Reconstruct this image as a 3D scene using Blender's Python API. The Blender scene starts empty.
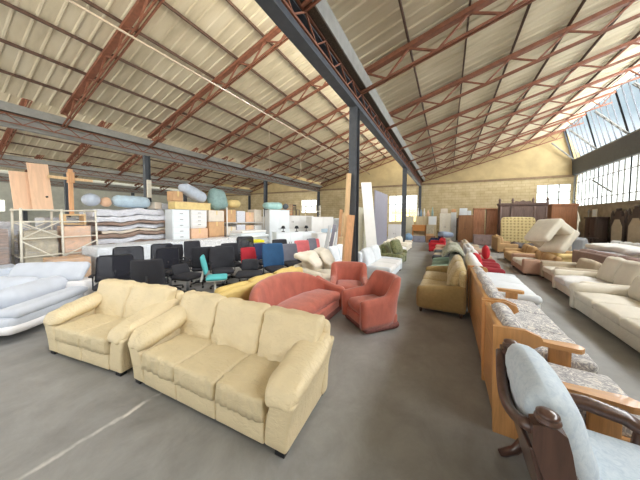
import bpy, math, random
from mathutils import Vector, Matrix, noise
random.seed(7)
SC = bpy.context.scene
COL = SC.collection
R = math.radians
PI = math.pi

# ------------------------------------------------------------------ materials
def lin(c):
    r = []
    for v in c:
        v = v / 255.0
        r.append(v / 12.92 if v <= .04045 else ((v + .055) / 1.055) ** 2.4)
    return r
def rgba(c, k=1.0):
    return tuple(min(1, max(0, v * k)) for v in lin(c)) + (1,)
class NT:
    def __init__(s, name):
        s.m = bpy.data.materials.new(name); s.m.use_nodes = True
        s.t = s.m.node_tree; s.t.nodes.clear()
        s.out = s.n('ShaderNodeOutputMaterial')
    def n(s, typ, **kw):
        x = s.t.nodes.new(typ)
        for k, v in kw.items(): setattr(x, k, v)
        return x
    def l(s, a, b): s.t.links.new(a, b)
    def coords(s, scale=(1, 1, 1), kind='Object'):
        tc = s.n('ShaderNodeTexCoord'); mp = s.n('ShaderNodeMapping')
        mp.inputs['Scale'].default_value = scale
        s.l(tc.outputs[kind], mp.inputs['Vector']); return mp.outputs['Vector']
    def noise(s, vec, scale, detail=4, rough=.55, dist=0):
        x = s.n('ShaderNodeTexNoise'); x.inputs['Scale'].default_value = scale
        x.inputs['Detail'].default_value = detail; x.inputs['Roughness'].default_value = rough
        x.inputs['Distortion'].default_value = dist
        s.l(vec, x.inputs['Vector']); return x.outputs['Fac']
    def ramp(s, fac, stops):
        x = s.n('ShaderNodeValToRGB'); e = x.color_ramp.elements
        while len(e) < len(stops): e.new(.5)
        for i, (p, c) in enumerate(stops): e[i].position = p; e[i].color = c
        s.l(fac, x.inputs['Fac']); return x.outputs['Color']
    def mix(s, fac, a, b, mode='MIX'):
        x = s.n('ShaderNodeMix', data_type='RGBA', blend_type=mode)
        if isinstance(fac, (int, float)): x.inputs[0].default_value = fac
        else: s.l(fac, x.inputs[0])
        for k, v in ((6, a), (7, b)):
            if isinstance(v, tuple): x.inputs[k].default_value = v
            else: s.l(v, x.inputs[k])
        return x.outputs[2]
    def bump(s, fac, strength, dist=.01):
        x = s.n('ShaderNodeBump'); x.inputs['Strength'].default_value = strength
        x.inputs['Distance'].default_value = dist; s.l(fac, x.inputs['Height']); return x.outputs['Normal']
    def bsdf(s, col, rough=.6, metal=0, normal=None, sheen=0, coat=0, spec=.5):
        b = s.n('ShaderNodeBsdfPrincipled')
        if isinstance(col, tuple): b.inputs['Base Color'].default_value = col
        else: s.l(col, b.inputs['Base Color'])
        if isinstance(rough, (int, float)): b.inputs['Roughness'].default_value = rough
        else: s.l(rough, b.inputs['Roughness'])
        b.inputs['Metallic'].default_value = metal
        b.inputs['Sheen Weight'].default_value = sheen
        b.inputs['Coat Weight'].default_value = coat
        b.inputs['Specular IOR Level'].default_value = spec
        if normal is not None: s.l(normal, b.inputs['Normal'])
        s.l(b.outputs[0], s.out.inputs['Surface']); return b
MATS = {}
def M(name, col, var=.08, scale=4, rough=.7, bump=.15, bscale=60, metal=0, sheen=0, coat=0, stretch=(1, 1, 1), spec=.4, bd=.01):
    if name in MATS: return MATS[name]
    s = NT(name); v = s.coords(stretch)
    f = s.noise(v, scale)
    c = s.ramp(f, [(.3, rgba(col, 1 - var)), (.7, rgba(col, 1 + var))])
    nrm = s.bump(s.noise(v, bscale, 3), bump, bd) if bump else None
    s.bsdf(c, rough, metal, nrm, sheen, coat, spec)
    MATS[name] = s.m; return s.m
def leather(name, col, var=.07, rough=.42, wr=.5):
    if name in MATS: return MATS[name]
    s = NT(name); v = s.coords()
    f = s.noise(v, 3.5, 5)
    c = s.ramp(f, [(.3, rgba(col, 1 - var)), (.7, rgba(col, 1 + var))])
    a = s.noise(s.coords((1, 2.5, 1.5)), 9, 4, .6, 1.2)
    b = s.noise(v, 160, 2)
    mx = s.n('ShaderNodeMath', operation='MULTIPLY_ADD'); s.l(b, mx.inputs[0]); mx.inputs[1].default_value = .06; s.l(a, mx.inputs[2])
    s.bsdf(c, rough, 0, s.bump(mx.outputs[0], wr, .03), spec=.4)
    MATS[name] = s.m; return s.m
def wood(name, col, dark=.55, scale=6, axis=2, rough=.5, coat=0, ring=3.0):
    if name in MATS: return MATS[name]
    s = NT(name)
    st = [scale * 2.2] * 3; st[axis] = scale * .18
    v = s.coords(tuple(st))
    f = s.noise(v, 1.6, 6, .62, .8)
    c = s.ramp(f, [(.28, rgba(col, dark)), (.5, rgba(col, .95)), (.75, rgba(col, 1.15))])
    st2 = [40] * 3; st2[axis] = 2
    s.bsdf(c, rough, 0, s.bump(s.noise(s.coords(tuple(st2)), 3, 3), .12, .004), coat=coat)
    MATS[name] = s.m; return s.m
def fabric_pattern(name, cols, scale=9, dist=1.5, rough=.85, kind='noise', stretch=(1, 1, 1)):
    if name in MATS: return MATS[name]
    s = NT(name); v = s.coords(stretch)
    f = s.noise(v, scale, 5, .65, dist)
    n = len(cols)
    c = s.ramp(f, [(.3 + .42 * i / (n - 1), rgba(k)) for i, k in enumerate(cols)])
    s.bsdf(c, rough, 0, s.bump(s.noise(v, 150, 2), .2, .004), sheen=.2)
    MATS[name] = s.m; return s.m

LEATHER = leather('cream_yellow_leather', (220, 202, 164), .05, .46, .55)
LEATHERS = leather('worn_shaded_seat_leather', (210, 193, 156), .06, .52, .55)  # worn matte leather, base also darkened slightly for how light falls on seats
LEATHER2 = leather('butter_yellow_leather', (216, 188, 116))
WHITEL = leather('white_leather', (226, 226, 230), .03, .45, .25)
WHITEG = M('white_gloss_leather', (236, 234, 234), .03, 3, .35, .05)
FABW = M('pale_grey_white_fabric', (192, 197, 206), .05, 5, .85, .25, 180, sheen=.2)
CREAM = leather('cream_leather', (220, 212, 196), .06, .55, .35)
CREAM2 = M('cream_fabric', (228, 220, 202), .07, 5, .85, .25, 140, sheen=.2)
SHEET = M('white_cloth', (228, 226, 224), .06, 3, .9, .4, 14, bd=.03)
SHEETB = M('bluish_white_cloth', (222, 226, 230), .06, 3, .9, .4, 14, bd=.03)
GREIGE = M('greige_fabric', (186, 172, 150), .08, 4, .85, .2, 120)
TAN = M('tan_fabric', (186, 152, 108), .1, 4, .8, .2, 120)
ROSE = M('pinkish_beige_fabric', (196, 160, 138), .1, 5, .85, .2, 120)
MAUVE = M('mauve_fabric', (154, 132, 126), .15, 4, .85, .2, 120)
PLUM = M('plum_brown_velvet', (120, 88, 80), .15, 4, .8, .2, 120, sheen=.4)
VELVET = M('salmon_red_velvet', (178, 96, 78), .16, 7, .8, .25, 90, sheen=.35, stretch=(1, 1, .5))
FRINGE = M('dusty_rose_fringe', (124, 78, 72), .25, 60, .9, .5, 200, stretch=(1, 1, .05))
GOLD = M('gold_damask_fabric', (154, 130, 82), .1, 16, .8, .2, 90, sheen=.2)
GOLDP = fabric_pattern('pale_gold_pattern', [(160, 136, 88), (188, 166, 116), (204, 188, 146)], 12)
MINT = M('mint_green_fabric', (164, 190, 172), .08, 5, .85, .2, 120)
SAGE = fabric_pattern('sage_grey_throw', [(110, 116, 96), (160, 160, 138), (186, 184, 164)], 7)
SLATE = M('slate_grey_fabric', (96, 100, 104), .12, 5, .85, .2, 120)
REDF = M('bright_red_fabric', (196, 44, 54), .1, 5, .8, .2, 120)
REDD = M('dark_red_fabric', (150, 40, 48), .1, 5, .8, .2, 120)
GREENP = fabric_pattern('green_floral_fabric', [(58, 74, 44), (96, 104, 62), (134, 130, 88), (84, 80, 48)], 9)
FLORAL = fabric_pattern('grey_white_floral_fabric', [(104, 106, 118), (228, 224, 218), (140, 138, 144), (240, 236, 228), (186, 160, 130)], 7, 2)
BLUEP = fabric_pattern('pale_blue_brocade', [(176, 192, 206), (196, 208, 218), (208, 218, 226)], 26, 1)
PINE = wood('honey_pine', (202, 150, 94), .7, 5, 1, .42, .2)
PINEZ = wood('honey_pine_upright', (200, 146, 90), .68, 5, 2, .42, .2)
PINEX = wood('honey_pine_rail', (202, 150, 94), .7, 5, 0, .42, .2)
MAHOG = wood('dark_mahogany', (86, 60, 50), .6, 6, 2, .28, .5)
PLANK = wood('raw_pale_timber', (226, 192, 146), .75, 5, 2, .75)
PLANKO = wood('orange_raw_timber', (220, 168, 122), .75, 5, 2, .75)
PEACH = wood('peach_plywood', (236, 196, 162), .92, 3, 2, .7)
OAK = wood('brown_oak', (150, 104, 66), .65, 5, 2, .5)
OAKR = wood('reddish_walnut', (186, 130, 94), .65, 5, 2, .45)
DARKW = wood('dark_carved_oak', (122, 100, 92), .6, 5, 2, .6)
BLACKW = wood('black_brown_wood', (78, 64, 58), .6, 5, 2, .55)
PALEW = wood('pale_beech', (206, 190, 156), .85, 4, 2, .6)
PALEG = M('grey_green_board', (196, 192, 170), .06, 3, .7, .05)
ORANGEW = wood('orange_desk_wood', (206, 138, 72), .8, 4, 0, .5)
WHITEP = M('white_lacquer', (234, 232, 228), .03, 3, .5, .03)
WHITEB = M('cool_white_lacquer', (228, 233, 235), .03, 3, .5, .03)
GREYP = M('grey_partition_paint', (152, 150, 162), .04, 3, .6, .03)
CARD = M('brown_cardboard', (206, 164, 122), .08, 5, .85, .1, 60)
CARDP = M('peach_cardboard', (226, 186, 154), .08, 5, .85, .1, 60)
CARDW = M('pale_cardboard', (222, 210, 194), .06, 5, .85, .1, 60)
FILM = M('cloudy_plastic_film', (216, 216, 222), .16, 9, .3, .6, 18, stretch=(1, 1, 3), bd=.03)
FILMB = M('brown_film_wrap', (150, 126, 112), .45, 8, .35, .6, 18, stretch=(.4, .4, 5), bd=.03)
FILMG = M('sandy_film_wrap', (186, 174, 148), .2, 6, .4, .6, 14, bd=.03)
BLUEBAG = M('pale_blue_plastic', (190, 212, 226), .1, 6, .35, .6, 16, bd=.03)
GREYBAG = M('grey_blue_plastic', (196, 206, 220), .1, 6, .35, .6, 16, bd=.03)
GREENBAG = M('sea_green_plastic', (142, 170, 166), .14, 8, .35, .6, 16, bd=.03)
MINTBAG = M('mint_plastic', (168, 206, 200), .1, 7, .35, .6, 16, bd=.03)
YELLOWP = M('yellow_plastic', (236, 226, 40), .05, 4, .6, .1)
SANDY = M('sandy_yellow_cloth', (228, 202, 140), .1, 6, .8, .4, 18, bd=.03)
BLACKF = M('black_seat_fabric', (46, 46, 51), .15, 8, .85, .3, 200)
BLACKM = M('black_mesh_fabric', (54, 54, 60), .15, 10, .7, .5, 260)
BLACKP = M('black_plastic', (30, 30, 33), .1, 5, .45, .1)
CHROME = M('brushed_steel', (170, 172, 176), .05, 5, .3, .05, metal=.9)
TEAL = M('teal_fabric', (92, 184, 186), .06, 6, .8, .25, 160)
TEALW = M('off_white_plastic', (214, 214, 208), .03, 3, .5, .05)
NAVY = M('navy_fabric', (40, 50, 84), .1, 6, .85, .25, 160)
BLUEF = M('blue_fabric', (44, 84, 124), .1, 6, .85, .25, 160)
CRIM = M('crimson_fabric', (168, 36, 48), .1, 6, .85, .25, 160)
PINKF = M('salmon_pink_fabric', (214, 110, 112), .1, 6, .85, .25, 160)
GREYF = M('grey_fabric', (112, 112, 122), .1, 6, .85, .25, 160)
STEELD = M('blue_grey_steel', (80, 84, 90), .12, 6, .55, .1, metal=.2)
STEELG = M('light_grey_steel', (138, 138, 134), .12, 5, .6, .1)
RED = M('red_oxide_steel', (128, 82, 62), .2, 7, .65, .2, 50)
PURL = M('brown_steel', (84, 62, 50), .2, 7, .65, .2, 50)
RUST = M('rusty_gutter_steel', (74, 66, 56), .45, 26, .8, .4, 60)
PIPE = M('pale_pipe_paint', (186, 168, 146), .08, 5, .5, .05)
WPAINT = M('cream_white_paint', (228, 222, 206), .06, 6, .5, .1)
PLASTER = M('pale_plaster', (190, 190, 178), .1, 2, .9, .2, 30)
CONC = M('dirty_concrete', (160, 146, 124), .22, 2.5, .9, .3, 30)
GABLE = M('ochre_render', (184, 164, 122), .12, 1.2, .9, .15, 30)
BAND = M('tie_beam_concrete', (140, 118, 92), .15, 3, .85, .2, 30)
BULB = M('blue_globe_plastic', (120, 150, 178), .2, 4, .4, .05)

def glass_mat():
    s = NT('window_glass'); a = s.n('ShaderNodeBsdfTransparent'); a.inputs[0].default_value = (.93, .96, .97, 1)
    b = s.n('ShaderNodeBsdfGlossy'); b.inputs['Roughness'].default_value = .08
    m = s.n('ShaderNodeMixShader'); m.inputs[0].default_value = .06
    s.l(a.outputs[0], m.inputs[1]); s.l(b.outputs[0], m.inputs[2]); s.l(m.outputs[0], s.out.inputs['Surface'])
    return s.m
GLASS = glass_mat()
def roof_mat():
    s = NT('fibre_cement_sheet'); v = s.coords((.35, 2.2, 1))
    c = s.ramp(s.noise(v, 1.3, 6, .6), [(.28, rgba((184, 173, 148))), (.5, rgba((204, 193, 168))), (.75, rgba((212, 203, 182)))])
    s.bsdf(c, .9, 0, s.bump(s.noise(s.coords(), 30, 3), .1, .01), spec=.2); return s.m
ROOF = roof_mat()
def brick_mat():
    s = NT('pale_yellow_blockwork')
    tc = s.n('ShaderNodeTexCoord'); sp = s.n('ShaderNodeSeparateXYZ'); cb = s.n('ShaderNodeCombineXYZ')
    s.l(tc.outputs['Object'], sp.inputs[0]); s.l(sp.outputs['X'], cb.inputs['X']); s.l(sp.outputs['Z'], cb.inputs['Y'])
    b = s.n('ShaderNodeTexBrick'); s.l(cb.outputs[0], b.inputs['Vector'])
    b.inputs['Color1'].default_value = rgba((208, 192, 156)); b.inputs['Color2'].default_value = rgba((188, 170, 132))
    b.inputs['Mortar'].default_value = rgba((166, 146, 108)); b.inputs['Scale'].default_value = 1
    b.inputs['Mortar Size'].default_value = .02; b.inputs['Brick Width'].default_value = .62; b.inputs['Row Height'].default_value = .27
    n = s.noise(s.coords(), 1.4, 5)
    c = s.mix(.5, b.outputs['Color'], s.ramp(n, [(.3, rgba((172, 150, 108))), (.7, rgba((214, 197, 158)))]))
    s.bsdf(c, .95, 0, s.bump(b.outputs['Fac'], -.3, .01), spec=.2); return s.m
BRICK = brick_mat()
def floor_mat():
    s = NT('worn_concrete_floor'); v = s.coords()
    a = s.noise(v, .9, 7, .62, .3)
    c = s.ramp(a, [(.3, rgba((122, 120, 117))), (.5, rgba((144, 143, 140))), (.72, rgba((160, 159, 157)))])
    b = s.noise(s.coords((1, .75, 1)), 2.4, 7, .72, .5)
    c = s.mix(.4, c, s.ramp(b, [(.35, rgba((118, 116, 112))), (.65, rgba((162, 161, 158)))]), 'MIX')
    # whitish filled joint running along the hall
    sp = s.n('ShaderNodeSeparateXYZ'); s.l(v, sp.inputs[0])
    wob = s.noise(v, 5, 3)
    add = s.n('ShaderNodeMath', operation='MULTIPLY_ADD'); s.l(wob, add.inputs[0]); add.inputs[1].default_value = .09; s.l(sp.outputs['X'], add.inputs[2])
    d = s.n('ShaderNodeMath', operation='ADD'); s.l(add.outputs[0], d.inputs[0]); d.inputs[1].default_value = 2.91
    ab = s.n('ShaderNodeMath', operation='ABSOLUTE'); s.l(d.outputs[0], ab.inputs[0])
    ln = s.ramp(ab.outputs[0], [(.008, (1, 1, 1, 1)), (.034, (0, 0, 0, 1))])
    patch = s.ramp(s.noise(v, 2.6, 4), [(.36, (0, 0, 0, 1)), (.56, (1, 1, 1, 1))])
    k = s.mix(1.0, ln, patch, 'MULTIPLY')
    c = s.mix(k, c, rgba((206, 202, 196)))
    s.bsdf(c, s.ramp(b, [(.3, (.42, .42, .42, 1)), (.7, (.68, .68, .68, 1))]), 0, s.bump(s.noise(v, 25, 5), .12, .01), spec=.4)
    return s.m
FLOOR = floor_mat()
def quilt_mat():
    s = NT('quilted_yellow_ticking'); v = s.coords((1, 0.001, 1))
    w = s.n('ShaderNodeTexVoronoi'); w.inputs['Scale'].default_value = 4.6; w.inputs['Randomness'].default_value = .12
    s.l(v, w.inputs['Vector'])
    c = s.ramp(w.outputs['Distance'], [(.08, rgba((150, 122, 80))), (.3, rgba((212, 192, 136))), (.6, rgba((226, 208, 154)))])
    s.bsdf(c, .8, 0, s.bump(w.outputs['Distance'], .6, .04)); return s.m
QUILT = quilt_mat()
def mesh_back_mat():
    s = NT('see_through_mesh'); v = s.coords()
    b = s.n('ShaderNodeBsdfDiffuse'); b.inputs[0].default_value = rgba((50, 50, 56))
    t = s.n('ShaderNodeBsdfTransparent'); m = s.n('ShaderNodeMixShader'); m.inputs[0].default_value = .72
    s.l(t.outputs[0], m.inputs[1]); s.l(b.outputs[0], m.inputs[2]); s.l(m.outputs[0], s.out.inputs['Surface']); return s.m
MESHB = mesh_back_mat()
def film_clear():
    s = NT('clear_stretch_film'); v = s.coords((1, 1, 2.5))
    b = s.n('ShaderNodeBsdfPrincipled'); b.inputs['Base Color'].default_value = (.85, .86, .88, 1); b.inputs['Roughness'].default_value = .2
    s.l(s.bump(s.noise(v, 8, 4, .6, 1), .7, .05), b.inputs['Normal'])
    t = s.n('ShaderNodeBsdfTransparent'); m = s.n('ShaderNodeMixShader')
    s.l(s.ramp(s.noise(v, 2.6, 4, .6, 1), [(.35, (.06, .06, .06, 1)), (.75, (.34, .34, .34, 1))]), m.inputs[0])
    s.l(t.outputs[0], m.inputs[1]); s.l(b.outputs[0], m.inputs[2]); s.l(m.outputs[0], s.out.inputs['Surface']); return s.m
CLEARF = film_clear()

# ------------------------------------------------------------------ mesh helpers
class MB:
    def __init__(s): s.v = []; s.f = []; s.sm = []
    def add(s, vf, smooth=True):
        b = len(s.v); s.v += [tuple(p) for p in vf[0]]; s.f += [tuple(b + i for i in f) for f in vf[1]]; s.sm += [smooth] * len(vf[1]); return s
    def mesh(s, name):
        me = bpy.data.meshes.new(name); me.from_pydata(s.v, [], s.f)
        me.polygons.foreach_set('use_smooth', s.sm); me.update(); return me
def ax(h, r, cell):
    i = h - r
    n = max(1, round(2 * i / cell)) if i > 1e-6 else 1
    if r < 1e-6: return [-h + 2 * h * k / n for k in range(n + 1)]
    return [-h, -i - .414 * r] + [-i + 2 * i * k / n for k in range(n + 1)] + [i + .414 * r, h]
def soft(c, size, r=.04, cell=.5, bulge=(0, 0, 0), amp=0, ns=4, fn=None, seed=0, rot=None):
    """rounded box, puffed out by bulge, wrinkled by amp, warped by fn"""
    hx, hy, hz = (max(.0005, q / 2) for q in size); r = min(r, hx * .999, hy * .999, hz * .999)
    X, Y, Z = ax(hx, r, cell), ax(hy, r, cell), ax(hz, r, cell)
    nx, ny, nz = len(X) - 1, len(Y) - 1, len(Z) - 1
    idx = {}; vs = []; fs = []
    def g(i, j, k):
        if (i, j, k) in idx: return idx[(i, j, k)]
        p = Vector((X[i], Y[j], Z[k]))
        q = Vector((max(-hx + r, min(hx - r, p.x)), max(-hy + r, min(hy - r, p.y)), max(-hz + r, min(hz - r, p.z))))
        d = p - q
        if r > 1e-6 and d.length > 1e-9: p = q + d.normalized() * r
        u, v, w = p.x / hx, p.y / hy, p.z / hz
        o = Vector((bulge[0] * u * (1 - v * v) * (1 - w * w), bulge[1] * v * (1 - u * u) * (1 - w * w), bulge[2] * w * (1 - u * u) * (1 - v * v)))
        if amp:
            a = noise.fractal(Vector((p.x * ns + seed * 7.1, p.y * ns, p.z * ns)), 1, 2, 3)
            o += Vector((u ** 3, v ** 3, w ** 3)) * amp * a
        p = p + o
        if fn: p = Vector(fn(p.x, p.y, p.z))
        if rot: p = rot @ p
        vs.append((p.x + c[0], p.y + c[1], p.z + c[2])); idx[(i, j, k)] = len(vs) - 1; return len(vs) - 1
    for i in range(nx):
        for j in range(ny):
            fs.append((g(i, j, 0), g(i, j + 1, 0), g(i + 1, j + 1, 0), g(i + 1, j, 0)))
            fs.append((g(i, j, nz), g(i + 1, j, nz), g(i + 1, j + 1, nz), g(i, j + 1, nz)))
    for i in range(nx):
        for k in range(nz):
            fs.append((g(i, 0, k), g(i + 1, 0, k), g(i + 1, 0, k + 1), g(i, 0, k + 1)))
            fs.append((g(i, ny, k), g(i, ny, k + 1), g(i + 1, ny, k + 1), g(i + 1, ny, k)))
    for j in range(ny):
        for k in range(nz):
            fs.append((g(0, j, k), g(0, j, k + 1), g(0, j + 1, k + 1), g(0, j + 1, k)))
            fs.append((g(nx, j, k), g(nx, j + 1, k), g(nx, j + 1, k + 1), g(nx, j, k + 1)))
    return vs, fs
def bx(x0, x1, y0, y1, z0, z1, b=.006, cell=9):
    return soft(((x0 + x1) / 2, (y0 + y1) / 2, (z0 + z1) / 2), (x1 - x0, y1 - y0, z1 - z0), b, cell)
def plain(x0, x1, y0, y1, z0, z1):
    v = [(x, y, z) for x in (x0, x1) for y in (y0, y1) for z in (z0, z1)]
    return v, [(0, 1, 3, 2), (4, 6, 7, 5), (0, 4, 5, 1), (2, 3, 7, 6), (0, 2, 6, 4), (1, 5, 7, 3)]
def bar(p, q, w, h, up=(0, 0, 1)):
    p, q = Vector(p), Vector(q); d = (q - p).normalized(); u = Vector(up)
    if abs(d.dot(u)) > .98: u = Vector((1, 0, 0))
    s = d.cross(u).normalized(); t = s.cross(d)
    v = []
    for e in (p, q):
        for a, b_ in ((-1, -1), (1, -1), (1, 1), (-1, 1)): v.append(e + s * a * w / 2 + t * b_ * h / 2)
    return v, [(0, 3, 2, 1), (4, 5, 6, 7), (0, 1, 5, 4), (1, 2, 6, 5), (2, 3, 7, 6), (3, 0, 4, 7)]
def tube(pts, r, seg=8, cap=True):
    pts = [Vector(p) for p in pts]; vs = []; fs = []; n = len(pts)
    rr = r if isinstance(r, (list, tuple)) else [r] * n
    prev = None
    for i, p in enumerate(pts):
        d = (pts[min(i + 1, n - 1)] - pts[max(i - 1, 0)]).normalized()
        if prev is None:
            u = Vector((0, 0, 1)) if abs(d.z) < .9 else Vector((1, 0, 0)); u = (u - d * u.dot(d)).normalized()
        else: u = (prev - d * prev.dot(d)).normalized()
        prev = u; w = d.cross(u)
        for k in range(seg):
            a = 2 * PI * k / seg; vs.append(p + (u * math.cos(a) + w * math.sin(a)) * rr[i])
    for i in range(n - 1):
        for k in range(seg):
            k2 = (k + 1) % seg; fs.append((i * seg + k, i * seg + k2, (i + 1) * seg + k2, (i + 1) * seg + k))
    if cap: fs.append(tuple(range(seg))[::-1]); fs.append(tuple((n - 1) * seg + k for k in range(seg)))
    return vs, fs
def lathe(c, prof, seg=16):
    vs = []; fs = []
    for (r, z) in prof:
        for k in range(seg):
            a = 2 * PI * k / seg; vs.append((c[0] + r * math.cos(a), c[1] + r * math.sin(a), c[2] + z))
    for i in range(len(prof) - 1):
        for k in range(seg):
            k2 = (k + 1) % seg; fs.append((i * seg + k, i * seg + k2, (i + 1) * seg + k2, (i + 1) * seg + k))
    fs.append(tuple(range(seg))[::-1]); fs.append(tuple((len(prof) - 1) * seg + k for k in range(seg)))
    return vs, fs
def prism(poly, axis, a, b):
    """polygon of (u,v) extruded along axis from a to b"""
    n = len(poly); vs = []
    for t in (a, b):
        for (u, v) in poly:
            vs.append({0: (t, u, v), 1: (u, t, v), 2: (u, v, t)}[axis])
    fs = [tuple(range(n)), tuple(range(2 * n - 1, n - 1, -1))]
    for i in range(n): j = (i + 1) % n; fs.append((i, n + i, n + j, j))
    return vs, fs
def strip(path, thick, x0, x1, axis=0):
    """ribbon of a given thickness following a path in the other two axes"""
    pts = [Vector((p[0], p[1])) for p in path]; L = []; Q = []
    for i, p in enumerate(pts):
        d = (pts[min(i + 1, len(pts) - 1)] - pts[max(i - 1, 0)]).normalized(); nn = Vector((-d.y, d.x)) * thick / 2
        L.append(p + nn); Q.append(p - nn)
    return prism([tuple(p) for p in L] + [tuple(p) for p in Q[::-1]], axis, x0, x1)
def move(vf, d=(0, 0, 0), rot=None):
    m = rot or Matrix.Identity(3); d = Vector(d)
    return [tuple(m @ Vector(p) + d) for p in vf[0]], vf[1]
def RX(a): return Matrix.Rotation(R(a), 3, 'X')
def RY(a): return Matrix.Rotation(R(a), 3, 'Y')
def RZ(a): return Matrix.Rotation(R(a), 3, 'Z')

# ------------------------------------------------------------------ object helpers
def link(name, me, mat, parent=None):
    o = bpy.data.objects.new(name, me); COL.objects.link(o)
    if mat is not None and not me.materials: me.materials.append(mat)
    if parent is not None: o.parent = parent
    return o
def P(name, vf, mat, parent, smooth=True, label=None):
    if isinstance(vf, MB): mb = vf
    else:
        mb = MB()
        for q in (vf if isinstance(vf, list) else [vf]): mb.add(q, smooth)
    o = link(name, mb.mesh(name), mat, parent)
    if label: o['label'] = label
    return o
def tag(o, label, cat, group=None):
    o['label'] = label; o['category'] = cat
    if group: o['group'] = group
    return o
def T(name, label, cat, loc=(0, 0, 0), rz=0, group=None):
    o = bpy.data.objects.new(name, None); COL.objects.link(o); o.empty_display_size = .1
    o.location = loc; o.rotation_euler = (0, 0, R(rz)); return tag(o, label, cat, group)
def S(name, vf, mat, loc=(0, 0, 0), smooth=False, parent=None):
    o = P(name, vf, mat, parent, smooth); o.location = loc
    if parent is None: o['kind'] = 'structure'
    return o
def T1(name, vf, mat, label, cat, loc=(0, 0, 0), rz=0, group=None, smooth=True, rot=None):
    o = P(name, vf, mat, None, smooth); o.location = loc
    o.rotation_euler = rot if rot else (0, 0, R(rz))
    return tag(o, label, cat, group)
def dup(root, loc, rz, label, group=None):
    r = root.copy(); COL.objects.link(r); r.location = loc; r.rotation_euler = (0, 0, R(rz)); r['label'] = label
    if group: r['group'] = group
    for ch in list(root.children):
        c = ch.copy(); COL.objects.link(c); c.parent = r
        for g in ch.children:
            d = g.copy(); COL.objects.link(d); d.parent = c
    return r
#@@PART2
# ------------------------------------------------------------------ the hall
YB, XR, XL, YN = 28.0, 9.3, -40.9, -3.2
SLOPE, PER = .279, 12.6
S('floor', plain(XL - .3, XR + .3, YN - 1, YB + .3, -.2, 0), FLOOR)
S('yard_ground', plain(-60, 60, -60, 80, -.5, -.22), M('pale_yard_concrete', (226, 222, 214), .05, 1, .9))
def rz_(X, X0): return 6.66 + SLOPE * (X - X0)
TEETH = [(-2.35, 8.55), (-14.95, -4.05), (-27.55, -16.65), (-40.15, -29.25)]
TY = [0.5 + 3.4 * k for k in range(-1, 9)]
PX = [1.25 + 1.45 * k for k in range(0, 7)]
nt = 0
for ti, (X0, X1) in enumerate(TEETH):
    # corrugated sheets
    vs, fs = [], []
    # flat pans with narrow raised ribs every 38 cm, each course of sheets lapping over the next
    prof = [(0, 0), (.27, 0), (.295, -.035), (.335, -.04), (.36, 0)]
    courses = [X0 - .1] + [X0 + PX[k] for k in range(0, 7)] + [X1 + .1]
    for ci in range(len(courses) - 1):
        xa, xb = courses[ci], courses[ci + 1] + (.06 if ci < len(courses) - 2 else 0); base = len(vs); off = (ci % 2) * .03; y = YN - .9; ring = []
        while y < YB + .3:
            for (dy, dz) in prof: ring.append((y + dy + off, dz))
            y += .38
        for (yy, dz) in ring:
            vs.append((xa, yy, rz_(xa, X0) + .185 + dz)); vs.append((xb, yy, rz_(xb, X0) + .2 + dz))
        for i in range(len(ring) - 1): q = base + 2 * i; fs.append((q, q + 1, q + 3, q + 2))
    S('ceiling', (vs, fs), ROOF)
    # purlins
    for px in PX:
        X = X0 + px; z = rz_(X, X0)
        S('purlin', bar((X, YN, z + .1), (X, YB - .05, z + .1), .045, .1), PURL)
    # lattice trusses
    for y in TY:
        mb = MB(); D = .56
        mb.add(bar((X0 - .1, y, rz_(X0 - .1, X0)), (X1, y, rz_(X1, X0)), .2, .12), False)
        for e in (-.055, .055): mb.add(bar((X0 - .15, y + e, rz_(X0 - .15, X0) - D), (X1 - .1, y + e, rz_(X1 - .1, X0) - D), .045, .06), False)
        xs = [0.0] + PX + [X1 - X0 - .15]
        for i in range(len(xs) - 1):
            a, b = X0 + xs[i], X0 + xs[i + 1]; m_ = (a + b) / 2
            for q in (a, b): mb.add(bar((q, y, rz_(q, X0) - .04), (m_, y, rz_(m_, X0) - D + .02), .05, .05), False)
        S('roof_truss', mb, RED)
    # valley beam, gutter, columns on the low side
    bx0 = X0 - .48
    mb = MB(); mb.add(plain(bx0, bx0 + .27, YN, YB, 5.6, 5.63), False); mb.add(plain(bx0 + .115, bx0 + .155, YN, YB, 5.63, 6.03), False)
    mb.add(plain(bx0, bx0 + .27, YN, YB, 6.03, 6.06), False)
    S('valley_beam', mb, STEELD if ti == 0 else STEELG)
    S('gutter', prism([(X0 - .42, 6.5), (X0 - .42, 6.12), (X0 + .02, 6.12), (X0 + .02, 6.15), (X0 - .38, 6.15), (X0 - .38, 6.5)], 1, YN, YB), RUST)
    S('gutter_side', prism([(X0 + .02, 6.12), (X0 + .09, 6.42), (X0 + .12, 6.42), (X0 + .05, 6.12)], 1, YN, YB), STEELG)
    # lattice stringer between beam and gutter
    mb = MB(); xx = X0 - .3; y = YN
    mb.add(bar((xx + .12, YN, 6.09), (xx + .12, YB, 6.09), .04, .04), False)
    while y < YB - .6:
        mb.add(bar((bx0 + .3, y, 5.75), (xx + .12, y + .42, 6.09), .03, .03), False); mb.add(bar((xx + .12, y + .42, 6.09), (bx0 + .3, y + .85, 5.75), .03, .03), False); y += .85
    mb.add(bar((bx0 + .3, YN, 5.75), (bx0 + .3, YB, 5.75), .04, .04), False)
    S('stringer', mb, RED)
    for y in (-2.6, 7.25, 17.3, 27.75):
        mb = MB(); cx = bx0 + .135
        mb.add(plain(cx - .13, cx + .13, y - .14, y - .118, 0, 5.6), False); mb.add(plain(cx - .13, cx + .13, y + .118, y + .14, 0, 5.6), False)
        mb.add(plain(cx - .012, cx + .012, y - .118, y + .118, 0, 5.6), False); mb.add(plain(cx - .2, cx + .2, y - .2, y + .2, 0, .02), False)
        S('steel_column', mb, STEELD)
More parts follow.
